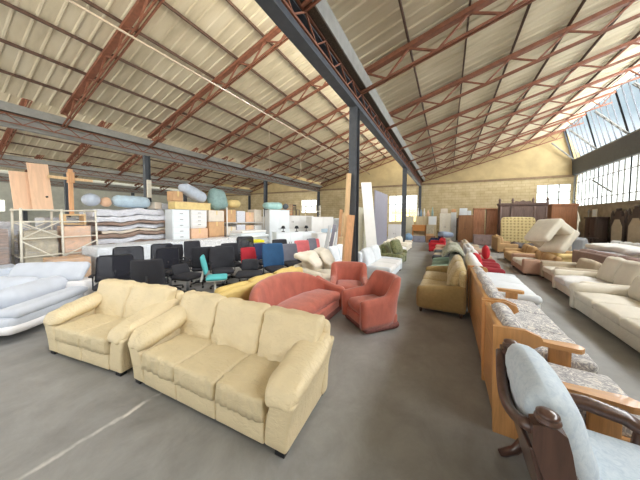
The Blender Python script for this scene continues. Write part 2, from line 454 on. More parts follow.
# roof pipe and conduits
S('roof_pipe', tube([(-8.35, YN, 7.42), (-8.35, YB - .1, 7.42)], .03), PIPE, smooth=True)
for y in (10.5, 13.7):
    S('hanging_conduit', tube([(-9, y, 7.3), (-9, y, 4.6)], .018, 6), PIPE, smooth=True)
S('column_box', bx(-15.05, -14.93, 7.1, 7.3, 3.2, 4.2), WPAINT)

# back wall with three window holes
W3 = [(-18.3, -15.75, 2.8, 4.62), (-6.05, -2.98, 1.75, 4.75), (7.0, 9.25, 3.2, 5.2)]
mb = MB(); cuts = [XL] + [c for w in W3 for c in w[:2]] + [XR + .3]
for i in range(0, len(cuts), 2): mb.add(plain(cuts[i], cuts[i + 1], YB, YB + .3, 0, 5.75), False)
for (a, b, z0, z1) in W3: mb.add(plain(a, b, YB, YB + .3, 0, z0), False); mb.add(plain(a, b, YB, YB + .3, z1, 5.75), False)
S('wall_back', mb, BRICK)
mb = MB()
for (X0, X1) in TEETH:
    mb.add(prism([(X0 - .5, 5.95), (X0 - .5, 6.6), (X0, 6.8), (X1 + .05, rz_(X1, X0) + .2), (X1 + 1.3, 7.1), (X1 + 1.35, 5.95)], 1, YB, YB + .3), False)
S('wall_back_gable', mb, GABLE)
S('trim_1', plain(XL, XR + .3, YB - .06, YB + .3, 5.75, 5.95), BAND)
def window(n, a, b, z0, z1, nv, nh):
    mb = MB(); y = YB + .1
    for i in range(nv + 1): x = a + (b - a) * i / nv; mb.add(plain(x - .035, x + .035, y, y + .05, z0, z1), False)
    for i in range(nh + 1): z = z0 + (z1 - z0) * i / nh; mb.add(plain(a, b, y, y + .05, z - .03, z + .03), False)
    fr = S('window_%d' % n, mb, STEELG)
    P('pane', plain(a, b, y + .02, y + .026, z0, z1), GLASS, fr, False)
window(1, *W3[0], 3, 2); window(2, *W3[1], 4, 3); window(3, *W3[2], 3, 3)
# right wall: concrete upstand, tall glazing, deep valley beam, sloping rooflight
S('wall_right', plain(XR, XR + .3, 6, YB, 0, 3.14), CONC)
S('wall_right_pier', plain(XR, XR + .3, YN, 6, 0, 5.85), CONC)
S('trim_2', plain(XR - .06, XR + .35, 6, YB, 3.1, 3.2), CONC)
S('edge_beam', prism([(XR - .05, 5.88), (XR - .12, 7.08), (XR + .35, 7.08), (XR + .3, 5.88)], 1, YN, YB), STEELD)
S('beam_flange', plain(XR - .14, XR + .36, YN, YB, 7.08, 7.13), STEELG)
y = 6.0; n = 4
while y < YB - .1:
    y1 = min(YB, y + 3.4) if y > 6.5 else 7.3
    mb = MB(); k = max(2, round((y1 - y) / .55))
    for i in range(k + 1): yy = y + (y1 - y) * i / k; mb.add(plain(XR + .05, XR + .1, yy - .022, yy + .022, 3.2, 5.88), False)
    for z in (3.22, 3.72, 5.17, 5.86): mb.add(plain(XR + .045, XR + .105, y, y1, z - .022, z + .022), False)
    w = S('window_%d' % n, mb, STEELG); P('pane', plain(XR + .07, XR + .076, y, y1, 3.2, 5.88), GLASS, w, False)
    n += 1; y = y1
A, B = Vector((XR - .1, 0, 7.13)), Vector((8.55, 0, 9.8))
def at(t, y): q = A.lerp(B, t); return (q.x, y, q.z)
ys = [YN] + TY[1:] + [YB]
for i in range(len(ys) - 1):
    y0, y1 = ys[i], ys[i + 1]
    if y1 - y0 < .3: continue
    mb = MB(); k = max(2, round((y1 - y0) / .58))
    for j in range(k + 1): yy = y0 + (y1 - y0) * j / k; mb.add(bar(at(0, yy), at(1, yy), .03 if 0 < j < k else .1, .05, (1, 0, .3)), False)
    for t in (0, 1): mb.add(bar(at(t, y0), at(t, y1), .06, .06), False)
    w = S('window_%d' % n, mb, STEELD); n += 1
    P('pane', ([at(0, y0), at(0, y1), at(1, y1), at(1, y0)], [(0, 1, 2, 3)]), GLASS, w, False)
for yy in TY[1:]:
    mb = MB()
    for s in (-.07, .07):
        mb.add(bar((7.75, yy + s, 8.75), (9.15, yy + s, 7.2), .05, .05), False)
    for j in range(5):
        t = j / 5; mb.add(bar((7.75 + 1.4 * t, yy - .07, 8.75 - 1.55 * t), (7.75 + 1.4 * (t + .2), yy + .07, 8.75 - 1.55 * (t + .2)), .03, .03), False)
    S('rooflight_brace', mb, STEELG)
S('window_stay', tube([(9.2, 24.6, 5.0), (9.2, 22.2, 3.9)], .05, 6), STEELG, smooth=True)
# far left wall, low plaster with a bright strip above
S('wall_left', plain(XL - .3, XL, YN, YB, 0, 2.6), PLASTER)
S('wall_left_infill', plain(XL - .3, XL, 6.0, YB, 2.6, 3.75), PLASTER)
S('wall_left_head', plain(XL - .3, XL, YN, YB, 3.75, 7.3), PLASTER)
for y in [YN + 3.2 * k for k in range(3)]: S('wall_left_pier', plain(XL - .3, XL, y, y + 1.3, 2.6, 3.75), PLASTER)
# near wall: closed on the right, open loading doorway on the left
S('wall_front', plain(0.6, XR + .3, YN - .3, YN, 0, 7.0), BRICK)
S('wall_front_head', plain(XL, .6, YN - .3, YN, 5.3, 7.0), BRICK)
# pale buildings beyond the windows
for (nm, a, lab) in (('yard_building', (-9, 0, 44, 50, -.22, 4.3), 'pale ochre building seen through the centre back window'),):
    t = T(nm, lab, 'building', ((a[0] + a[1]) / 2, a[2], -.22))
    P('wall', plain(-4.5, 4.5, 0, 6, 0, 4.0), M('ochre_outside_wall', (236, 208, 150), .06, 1, .9), t, False)
    P('roof', plain(-4.8, 4.8, -.3, 6.3, 4.0, 4.3), WPAINT, t, False)
t = T('yard_building', 'white low building outside the tall right windows', 'building', (19, 16, -.22))
P('wall', plain(0, 6, -9, 7, 0, 5.6), M('white_outside_wall', (238, 232, 220), .04, 1, .9), t, False); P('roof', plain(-.3, 6.3, -9.3, 7.3, 5.6, 5.9), WPAINT, t, False)

# ------------------------------------------------------------------ light: overcast sky + camera
w = bpy.data.worlds.new('sky'); SC.world = w; w.use_nodes = True; nt_ = w.node_tree; nt_.nodes.clear()
bg = nt_.nodes.new('ShaderNodeBackground'); wo = nt_.nodes.new('ShaderNodeOutputWorld')
tc = nt_.nodes.new('ShaderNodeTexCoord'); sp = nt_.nodes.new('ShaderNodeSeparateXYZ'); rp = nt_.nodes.new('ShaderNodeValToRGB')
nt_.links.new(tc.outputs['Generated'], sp.inputs[0]); nt_.links.new(sp.outputs['Z'], rp.inputs['Fac'])
els = rp.color_ramp.elements
for i, (p, c) in enumerate(((.0, (.9, .87, .82)), (.10, (.9, .88, .85)), (.18, (.5, .52, .54)), (.27, (.215, .265, .295)), (.5, (.21, .27, .31)), (.8, (1, .98, .96)))):
    if i > 1: els.new(p)
    els[i].position = p; els[i].color = c + (1,)
nt_.links.new(rp.outputs[0], bg.inputs[0]); bg.inputs[1].default_value = 3.0; nt_.links.new(bg.outputs[0], wo.inputs[0])
def area(name, loc, rot, sx, sy, e, col=(1, 1, 1)):
    l = bpy.data.lights.new(name, 'AREA'); l.shape = 'RECTANGLE'; l.size = sx; l.size_y = sy; l.energy = e; l.color = col
    o = bpy.data.objects.new(name, l); COL.objects.link(o); o.location = loc; o.rotation_euler = rot; return o
# daylight of the rooflights that sit above the valleys, and of the bright yard outside the open doorway behind the camera
sun = bpy.data.lights.new('sun', 'SUN'); sun.energy = 26; sun.color = (.94, .97, 1); sun.angle = R(2); so = bpy.data.objects.new('sun', sun); COL.objects.link(so)
so.rotation_euler = Vector((-.34, .5, .8)).to_track_quat('Z', 'Y').to_euler()
area('rooflight_daylight', (-3.2, 12, 8.4), (0, R(65), 0), 2.4, 30, 700)
area('rooflight_daylight', (-15.8, 12, 8.4), (0, R(65), 0), 2.4, 30, 600)
area('rooflight_daylight', (9.9, 12, 9.0), (0, R(75), 0), 2.4, 30, 4300)
area('doorway_daylight', (-8.5, -3.9, 2.6), (R(108), 0, 0), 17, 5, 70, (.95, .98, 1))
cam = bpy.data.cameras.new('camera'); co = bpy.data.objects.new('camera', cam); COL.objects.link(co); SC.camera = co
FPX = 235.0; yaw, pitch, roll = R(28.446), R(2.5), R(.4)
cam.sensor_width = 36; cam.lens = FPX / 640 * 36; cam.clip_start = .05; cam.clip_end = 300
cam.shift_y = -(240 - 228.37) / 640
fw = Vector((-math.sin(yaw) * math.cos(pitch), math.cos(yaw) * math.cos(pitch), -math.sin(pitch)))
rt = Vector((math.cos(yaw), math.sin(yaw), 0)); up = rt.cross(fw)
r2 = rt * math.cos(roll) + up * math.sin(roll); u2 = -rt * math.sin(roll) + up * math.cos(roll)
mw = Matrix((r2, u2, -fw)).transposed().to_4x4(); mw.translation = (0, 0, 2.1); co.matrix_world = mw
SC.view_settings.view_transform = 'Standard'; SC.view_settings.look = 'None'; SC.view_settings.gamma = 1; SC.view_settings.exposure = 0.0
SC.view_settings.use_curve_mapping = False
SC.cycles.use_denoising = True; SC.cycles.max_bounces = 8; SC.cycles.diffuse_bounces = 5; SC.cycles.transparent_max_bounces = 12
#@@PART3
# ------------------------------------------------------------------ upholstered furniture builders
def feet(t, W, D, h, mat, inset=.08, r=.03, round_=True):
    for sx in (-1, 1):
        for sy in (-1, 1):
            x, y = sx * (W / 2 - inset), sy * (D / 2 - inset)
            if round_: P('foot', lathe((x, y, 0), [(r * .7, 0), (r, h * .5), (r, h + .02)], 10), mat, t)
            else: P('foot', bx(x - r, x + r, y - r, y + r, 0, h + .02), mat, t)
def sofa(name, label, cat, loc, rz, W=2.0, D=.9, H=.88, n=3, mat=CREAM, seat=None, back=None, arm_h=.6, arm_w=.22, seat_h=.45,
         foot=.06, footmat=BLACKW, arm='roll', cell=.14, amp=.012, puff=.05, group=None, tilt=10, back_t=.2, arms=(1, 1), skirt=False, bn=None, seed=0, footround=False, ctop=.06):
    """generic sofa; front towards local -y"""
    t = T(name, label, cat, loc, rz, group); seat = seat or mat; back = back or mat
    rnd = random.Random(seed + int(loc[0] * 100) + int(loc[1] * 31))
    iw = W - arm_w * (arms[0] + arms[1]); xc = (arms[0] - arms[1]) * arm_w / 2
    feet(t, W, D, foot, footmat, .09, .035, footround)
    P('base', soft((0, .02, (foot + seat_h - .14) / 2 + (0 if not skirt else -.02)), (W - .04, D - .06, seat_h - .14 - foot + (.04 if skirt else 0)), .03, .3), mat, t)
    for k, s in ((0, -1), (1, 1)):
        if not arms[k]: continue
        x = s * (W - arm_w) / 2
        if arm == 'roll':
            rr = arm_w * .52
            mb = MB(); mb.add(soft((x - s * .02, 0, (foot + arm_h - rr) / 2), (arm_w * .72, D - .04, arm_h - rr - foot + .04), .03, cell, (.01, 0, 0)))
            mb2 = soft((x, -.02, arm_h - rr), (rr * 2.1, D - .02, rr * 2), rr * .97, cell, amp=amp * .5, seed=rnd.random() * 9)
            a = P('arm', mb, mat, t); P('arm_roll', mb2, mat, a)
        elif arm == 'slope':
            def fn(px, py, pz, h=arm_h): return (px, py, pz + max(0, pz + h / 2) / h * (.12 * (py + D / 2) / D))
            P('arm', soft((x, 0, foot + (arm_h - foot) / 2), (arm_w, D, arm_h - foot), arm_w * .42, cell, (.01, .01, .02), amp, fn=fn, seed=rnd.random() * 9), mat, t)
        else:
            P('arm', soft((x, -.01, foot + (arm_h - foot) / 2), (arm_w, D - .02, arm_h - foot), .06, cell, (.012, 0, .015), amp * .6, seed=rnd.random() * 9), mat, t)
    P('back_frame', soft((xc, D / 2 - back_t * .45, (H - .02) / 2 + foot / 2), (W - .08 if arm != 'box' else W - .02, back_t * .9, H - foot - .05), .07, cell, (0, .01, .01), amp * .5), back, t)
    sd = D - back_t * 1.5
    for i in range(n):
        cw = iw / n; x = -iw / 2 + cw * (i + .5) + xc
        P('seat_cushion', soft((x, -D / 2 + sd / 2 + .01, seat_h - .075), (cw - .012, sd, .17), .055, cell, (.0, .012, puff), amp, seed=rnd.random() * 9), seat, t)
    bn = bn or n
    for i in range(bn):
        cw = iw / bn; x = -iw / 2 + cw * (i + .5) + xc; bh = H - seat_h + ctop
        P('back_cushion', soft((x, D / 2 - back_t * 1.15, seat_h + bh / 2 - .03), (cw - .012, .2, bh), .085, cell, (.0, .06, .03), amp * 1.3, seed=rnd.random() * 9, rot=RX(-tilt)), back, t)
    return t

def leather_sofa(name, label, loc, rz, W, n, D=.93):
    t = T(name, label, 'sofa', loc, rz); c = .04
    for sx in (-1, 1):
        for sy in (-1, 1):
            x, y = sx * (W / 2 - .08), sy * (D / 2 - .06)
            P('foot', bx(x - .05, x + .05, y - .04, y + .04, 0, .055), BLACKP, t)
    P('base', soft((0, .0, .18), (W - .34, D - .08, .27), .02, .12, (0, .005, 0), .004), LEATHER, t)
    iw = W - .48; cw = iw / n
    for i in range(n):
        x = -iw / 2 + cw * (i + .5)
        P('front_panel', soft((x, -D / 2 + .03, .155), (cw - .004, .05, .21), .018, .1, (0, .006, 0), .002), LEATHER, t)
    def top(y):
        u = max(0, min(1, (y + D / 2) / D)); return .51 + .21 * u ** 1.1
    for s in (-1, 1):
        x = s * (W / 2 - .125)
        def fn(px, py, pz):
            h = top(py); w = (pz + .25) / .5
            return (px + s * .10 * w * w, py + (-.02 * w if py < 0 else 0), .045 + w * (h - .045))
        P('arm_panel', soft((x, 0, 0), (.24, D - .02, .5), .028, .09, (.004, 0, 0), .003, fn=fn, seed=s), LEATHER, t)
        def fp(px, py, pz):
            u = (py + D / 2) / D; d = top(py) + .015 + pz
            if u < .2: d -= 1.5 * (.2 - u) ** 2
            k = 1 + .12 * math.sin(PI * max(0, min(1, u)))
            cr = .012 * math.sin(px * 46 + 9 * noise.noise((px * 5, py * 3, s * 3 + n))) * max(0, 1 - abs(u - .1) * 3.2)
            return (px * k, py + .02 * u, d + cr)
        P('arm_pad', soft((x + s * .045, -.06, 0), (.33, D - .10, .17), .075, c, (.015, .02, .03), .018, 7, fp, seed=s * 3 + n), LEATHER, t)
    def fb(px, py, pz): return (px, py + .13 * (pz + .4), pz)
    P('back_frame', soft((0, D / 2 - .13, .47), (W + .06, .17, .82), .07, .1, (0, .02, .01), .006, fn=fb), LEATHER, t)
    for i in range(n):
        x = -iw / 2 + cw * (i + .5)
        def fs(px, py, pz):
            u = (py + .33) / .66; e = min(1, (cw / 2 - abs(px)) / .05)
            pz = -.1 if pz < -.055 else pz
            cr = .005 * math.sin(py * 50 + 8 * noise.noise((px * 4, py * 4, i + n))) * max(0, 1 - e * .6) * (1 if pz > 0 else 0)
            fw_ = .011 * math.sin(px * 95 + 5 * noise.noise((px * 6, pz * 3, i + n))) * max(0, min(1, (.16 - u) * 8))
            return (px, py + fw_, pz + .012 * u + cr)
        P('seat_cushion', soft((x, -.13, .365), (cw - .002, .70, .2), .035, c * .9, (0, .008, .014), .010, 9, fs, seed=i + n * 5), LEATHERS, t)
    iw2 = W + .0; cw2 = iw2 / n
    for i in range(n):
        x = -iw2 / 2 + cw2 * (i + .5)
        def fk(px, py, pz):
            u = (pz + .28) / .56
            fold = .016 * math.sin(pz * 38 + px * 14 + 7 * noise.noise((px * 4, pz * 4, i * 3 + n)))
            k = max(0, 1 - u * 1.3)
            return (px, py * (1 - .1 * u) + .17 * u + fold * k * (1 if py < 0 else 0), pz)
        P('back_cushion', soft((x, D / 2 - .33, .665), (cw2 - .002, .22, .60), .05, c, (.0, .035, .012), .02, 6, fk, seed=i * 2 + n), LEATHER, t)
    return t
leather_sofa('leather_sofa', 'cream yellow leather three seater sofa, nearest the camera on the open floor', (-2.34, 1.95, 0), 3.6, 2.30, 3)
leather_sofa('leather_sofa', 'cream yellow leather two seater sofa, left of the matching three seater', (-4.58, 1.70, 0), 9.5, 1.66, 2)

# white modern sofa with adjustable headrests, far left
def modern_sofa():
    t = T('modern_sofa', 'white low modern sofa with curved base and raised headrests at the left edge', 'sofa', (-6.75, 1.68, 0), 38.5)
    # local: width along x (right end at x=0), depth along y (0 front .. 2 back)
    g = [(x, y - 1.0, z) for x, y, z in ()]
    W = 2.6
    P('shell', soft((-W / 2, 0, .2), (W, 2.05, .17), .08, .12, fn=lambda x, y, z: (x, y, z + .05 * max(0, (abs(y) / 1.0)) ** 4)), WHITEG, t)
    P('plinth', bx(-W + .4, -.4, -.6, .6, 0, .14), BLACKP, t)
    P('seat_cushion', soft((-W / 2, -.25, .33), (W - .05, 1.5, .2), .07, .09, (0, .02, .03), .008), FABW, t)
    P('arm_cushion', soft((-.17, -.15, .47), (.34, 1.5, .16), .07, .08, (.01, .02, .02), .008), FABW, t)
    P('back_cushion', soft((-.56, .05, .60), (.34, 1.15, .36), .13, .07, (.05, .03, .03), .02, 5, rot=RY(14)), FABW, t)
    P('back_cushion', soft((-1.35, .42, .62), (.98, .34, .36), .13, .07, (.02, .05, .03), .02, 5, rot=RX(-18), seed=3), FABW, t)
    P('headrest', soft((-.86, .74, .84), (1.42, .15, .46), .07, .06, (.01, .03, .02), .012, 5, rot=RX(-38), seed=4), FABW, t)
    for x in (-1.2, -.5): P('headrest_hinge', bx(x - .05, x + .05, .74, .8, .6, .76), BLACKP, t)
    P('back_shelf', soft((-W / 2, .76, .47), (W - .02, .54, .36), .05, .12), WHITEG, t)
    return t
modern_sofa()

# salmon velvet suite
def curved_sofa():
    t = T('curved_sofa', 'salmon velvet curved sofa behind the cream leather three seater', 'sofa', (-2.5, 3.75, 0), 90)
    W = 2.5
    def arc(x): return .34 * (1 - (x / (W / 2)) ** 2)          # back bows away from the sitter
    def fb(px, py, pz):
        u = px / (W / 2); rim = .40 * (1 - abs(u) ** 3.2) - .0
        h = .5 + .42 * (1 - abs(u) ** 4)
        w = (pz + .4) / .8
        y = py + arc(px) - .42 * abs(u) ** 8 + .14 * w * (1 - u * u)
        return (px * .97, y, .08 + w * (h - .08) + 0)
    P('back', soft((0, .12, 0), (W, .2, .8), .09, .07, (0, .03, .0), .008, 4, fb), VELVET, t)
    def side(s):
        def fn(px, py, pz):
            u = (py + .35) / .7; w = (pz + .3) / .6
            return (px + s * (-.05 * (1 - u)), py, .08 + w * (.48 + .18 * u * u))
        return soft((s * (W / 2 - .09), -.12, 0), (.18, .75, .6), .08, .08, (.01, .02, 0), .004, 5, fn)
    for s in (-1, 1): P('arm', side(s), VELVET, t)
    def fs(px, py, pz):
        u = px / 1.1; return (px, py * (1 - .12 * u * u) + .18 * (1 - u * u), pz)
    P('seat', soft((0, -.18, .36), (W - .36, .66, .2), .08, .08, (0, .02, .05), .008, 4, fs), VELVET, t)
    P('apron', soft((0, -.02, .2), (W - .2, .8, .2), .04, .2), VELVET, t)
    P('fringe', soft((0, -.02, .075), (W - .17, .83, .13), .03, .2), FRINGE, t)
curved_sofa()
def tub_chair(label, loc, rz):
    t = T('tub_armchair', label, 'armchair', loc, rz, 'salmon velvet tub armchairs')
    vs, fs = [], []; n = 56; prof = 14; Rr = .36
    def path(a):
        ang = max(-PI / 2, min(PI / 2, a))
        sx = abs(math.sin(ang)) ** .7 * (1 if ang > 0 else -1); sy = abs(math.cos(ang)) ** .7
        x, y = Rr * sx, Rr * .95 * sy
        if abs(a) > PI / 2: y -= (abs(a) - PI / 2) * .55
        return x, y
    A_ = R(140)
    for i in range(n + 1):
        a = -A_ + 2 * A_ * i / n
        x, y = path(a); x2, y2 = path(a + .02); d = Vector((x2 - x, y2 - y)); nr = Vector((d.y, -d.x)).normalized() * -1
        nr = nr if nr.dot(Vector((x, y + .1))) > 0 else -nr
        b = max(0, min(1, (R(92) - abs(a)) / R(48))); b = b * b * (3 - 2 * b); top = .62 + .33 * b - .04 * (1 - b) * max(0, (abs(a) - R(100)) / R(40))
        th = .075; z0 = .11; e = 1.0
        if i == 0 or i == n: e = .55
        for k in range(prof):
            q = 2 * PI * k / prof; sn, cs = math.sin(q), math.cos(q)
            zz = z0 + (top - z0) * (.5 + .5 * max(-1, min(1, 1.5 * sn)))
            if sn > .667: zz += .035 * (1 - (abs(cs) / .745) ** 2) * e
            off = th * e * max(-1, min(1, cs * 1.25)) + b * .16 * max(0, zz - .42)
            vs.append((x + nr.x * off, y + nr.y * off, zz))
    for i in range(n):
        for k in range(prof): k2 = (k + 1) % prof; fs.append((i * prof + k, i * prof + k2, (i + 1) * prof + k2, (i + 1) * prof + k))
    fs.append(tuple(range(prof))[::-1]); fs.append(tuple(n * prof + k for k in range(prof)))
    P('shell', (vs, fs), VELVET, t)
    P('seat', soft((0, -.07, .38), (.60, .66, .2), .08, .06, (.0, .03, .05), .008), VELVET, t)
    P('apron', soft((0, -.05, .2), (.80, .74, .2), .05, .12), VELVET, t)
    P('fringe', soft((0, -.03, .085), (.85, .78, .15), .12, .06), FRINGE, t)
    return t
tub_chair('salmon velvet tub armchair with fringe, standing out into the aisle', (-1.28, 4.58, 0), -40)
tub_chair('salmon velvet tub armchair tucked between the curved sofa and its twin', (-2.2, 5.64, 0), 22).scale = (1.12, 1.08, .92)

# rows along the aisle
t = sofa('leather_sofa', 'butter yellow leather sofa behind the salmon curved sofa', 'sofa', (-3.75, 3.9, 0), -90, 2.8, .85, .84, 3, LEATHER2, arm='slope', puff=.06, amp=.03, ctop=.02)
sofa('sofa', 'beige sofa piled with rumpled cream cushions behind the salmon armchair', 'sofa', (-3.4, 6.2, 0), 90, 1.5, .9, .8, 2, CREAM2, amp=.04, arm='slope', tilt=18)
for i, (p, r_, lab) in enumerate((((-3.5, 5.78, .93), 8, 'rumpled cream cushion lying on the left of the beige sofa back'), ((-3.5, 6.6, .93), -8, 'rumpled cream cushion lying on the right of the beige sofa back'))):
    T1('cushion', soft((0, 0, .06), (.72, .56, .13), .06, .05, (.02, .02, .05), .03, 5, fn=lambda x, y, z: (x, y, z + .035 * math.sin(7 * x + 5 * y + i) - .9 * max(0, x - .12)), seed=i), CREAM2, lab, 'cushion', p, r_, 'rumpled cushions', rot=(R(4), R(8), R(r_)))
sofa('sofa', 'bright white fabric sofa behind the salmon tub armchairs on the aisle', 'sofa', (-2.15, 8.78, 0), 90, 2.3, 1.18, .98, 2, SHEETB, SHEET, amp=.02, arm='box', arm_w=.16, arm_h=.5, tilt=16)
sofa('sofa', 'white sofa behind the leaning timber planks at the near steel column', 'sofa', (-3.62, 8.5, 0), 90, 1.6, .9, .98, 2, SHEET, SHEETB, SHEETB, arm='box', arm_w=.16, arm_h=.5, tilt=16, amp=.03)
sofa('sofa', 'dark green floral sofa on the aisle past the white sofa', 'sofa', (-2.2, 11.2, 0), 90, 2.0, 1.0, .92, 2, GREENP, amp=.02, arm='roll', tilt=15)
T1('cushion', soft((0, 0, .28), (.72, .2, .6), .09, .07, (.03, .06, .03), .02), GREENP, 'loose green floral back cushion leaning on the green sofa', 'cushion', (-1.86, 10.7, .6), 75, rot=(R(-20), 0, R(75)))
sofa('sofa', 'ivory sofa with a high cushion pile beyond the green floral sofa', 'sofa', (-2.5, 13.5, 0), 90, 2.1, .95, .92, 2, CREAM2, SHEET, amp=.025, tilt=14)
sofa('sofa', 'ivory sofa at the far end of the left aisle row', 'sofa', (-2.6, 16.4, 0), 90, 2.4, .95, .85, 3, CREAM2, CREAM2, amp=.02, arm='roll')
# right side of the aisle, facing it
sofa('sofa', 'gold damask sofa with high winged back facing the aisle', 'sofa', (-.09, 6.95, 0), -90, 2.6, .96, 1.02, 2, GOLD, GOLDP, GOLDP, arm_h=.58, arm_w=.17, seat_h=.46, foot=.1, footmat=MAHOG, arm='slope', footround=True, amp=.01, tilt=18, back_t=.15)
sofa('sofa', 'mint green sofa behind the gold damask sofa', 'sofa', (-.0, 9.6, 0), -90, 1.9, .95, .86, 2, MINT, MINT, SAGE, arm='slope', arm_w=.16, arm_h=.52)
T1('throw', soft((0, 0, 0), (.66, 1.7, .13), .06, .06, (.02, .05, .04), .05, 3, fn=lambda x, y, z: (x, y, z + .03 * math.sin(y * 9 + 4 * x) - 1.1 * max(0, abs(x) - .12))), SAGE, 'sage grey throw heaped over the back of the mint sofa', 'throw', (.2, 9.7, 1.1), 0)
sofa('sofa', 'slate grey sofa with pale arms beyond the mint sofa', 'sofa', (-.05, 11.9, 0), -90, 2.2, .95, .85, 2, SLATE, GREIGE, SLATE)
sofa('sofa', 'pinkish beige sofa beyond the slate grey sofa', 'sofa', (-.1, 14.4, 0), -90, 2.2, .95, .85, 3, ROSE, ROSE, GREIGE)
sofa('sofa', 'bright red sofa at the far end of the aisle row', 'sofa', (-.55, 17.4, 0), -90, 2.0, .95, .82, 2, REDF, REDF, REDF)
T1('cushion', soft((0, 0, .1), (.7, .9, .26), .1, .1, (.02, .02, .06), .04), M('dusky_blue_fabric', (146, 160, 182), .1, 5, .85), 'dusty blue cushion on the back of the red sofa', 'cushion', (-.1, 17.2, 1.0), 20)
sofa('sofa', 'navy blue sofa beyond the bright red sofa', 'sofa', (-.7, 20.0, 0), -90, 2.2, .95, .86, 2, NAVY, NAVY, NAVY)

# ------------------------------------------------------------------ pine suite, backs to the aisle
def pine_unit(label, loc, W, near_arm, far_arm, n):
    t = T('pine_sofa' if n > 1 else 'pine_armchair', label, 'sofa' if n > 1 else 'armchair', loc, 90, 'honey pine suite')
    D = 1.08; x0, x1 = -W / 2, W / 2; yb = D / 2
    P('back_panel', soft((0, yb - .03, .54), (W - .06, .03, .92), .01, 9), PINEX, t)
    P('top_rail', soft((0, yb - .035, 1.02), (W - .08, .07, .05), .02, 9), PINEX, t)
    for s, xx in ((-1, x0), (1, x1)):
        # tall end board that hooks forward over the cushion at the top
        pr = [(yb, .0), (yb + .02, .5), (yb + .03, 1.06), (yb - .22, 1.07), (yb - .33, 1.03), (yb - .35, .97), (yb - .26, .9), (yb - .23, .6), (yb - .26, .3), (yb - .2, .0)]
        P('end_board', prism(pr, 0, xx, xx - s * .045), PINEZ, t, False)
    P('seat_rail', bx(x0 + .04, x1 - .04, -yb + .08, -yb + .12, .16, .3), PINEX, t)
    P('seat_board', bx(x0 + .04, x1 - .04, -yb + .12, yb - .1, .24, .28), PINEX, t)
    for s, on, xx in ((-1, near_arm, x0), (1, far_arm, x1)):
        c = xx - s * .05
        if on:
            out = []
            for k in range(17):
                u = k / 16; y = yb - .3 - u * (D - .42); wd = .042 + .05 * u ** 1.4
                if u > .86: wd *= math.sqrt(max(.04, 1 - ((u - .86) / .14) ** 2 * .9))
                out.append((wd, y))
            poly = [(c + w_ * .75, y) for w_, y in out] + [(c - w_ * 1.1, y) for w_, y in out[::-1]] if s < 0 else [(c + w_ * 1.1, y) for w_, y in out] + [(c - w_ * .75, y) for w_, y in out[::-1]]
            P('armrest', prism(poly, 2, .575, .63), PINE, t, False)
            P('arm_post', soft((c, -yb + .32, .29), (.05, .2, .57), .012, 9), PINEZ, t)
        P('side_rail', soft((c, -.04, .22), (.04, D - .3, .18), .01, 9), PINE, t)
        P('leg', soft((c, -yb + .16, .11), (.06, .1, .22), .01, 9), PINEZ, t)
    cw = (W - .14) / n
    for i in range(n):
        x = x0 + .07 + cw * (i + .5)
        P('seat_cushion', soft((x, -.14, .37), (cw - .004, .86, .17), .05, .07, (0, .015, .03), .008, 5, seed=i), FLORAL, t)
        P('back_cushion', soft((x, yb - .19, .75), (cw - .03, .2, .66), .095, .07, (0, .04, .04), .016, 5, seed=i + 3, rot=RX(-12)), FLORAL, t)
pine_unit('honey pine armchair with floral seat, directly behind the dark carved armchair', (.99, 3.24, 0), .9, True, False, 1)
pine_unit('honey pine sofa with grey floral cushions, next beyond the pine armchair', (1.0, 4.98, 0), 2.5, True, True, 3)

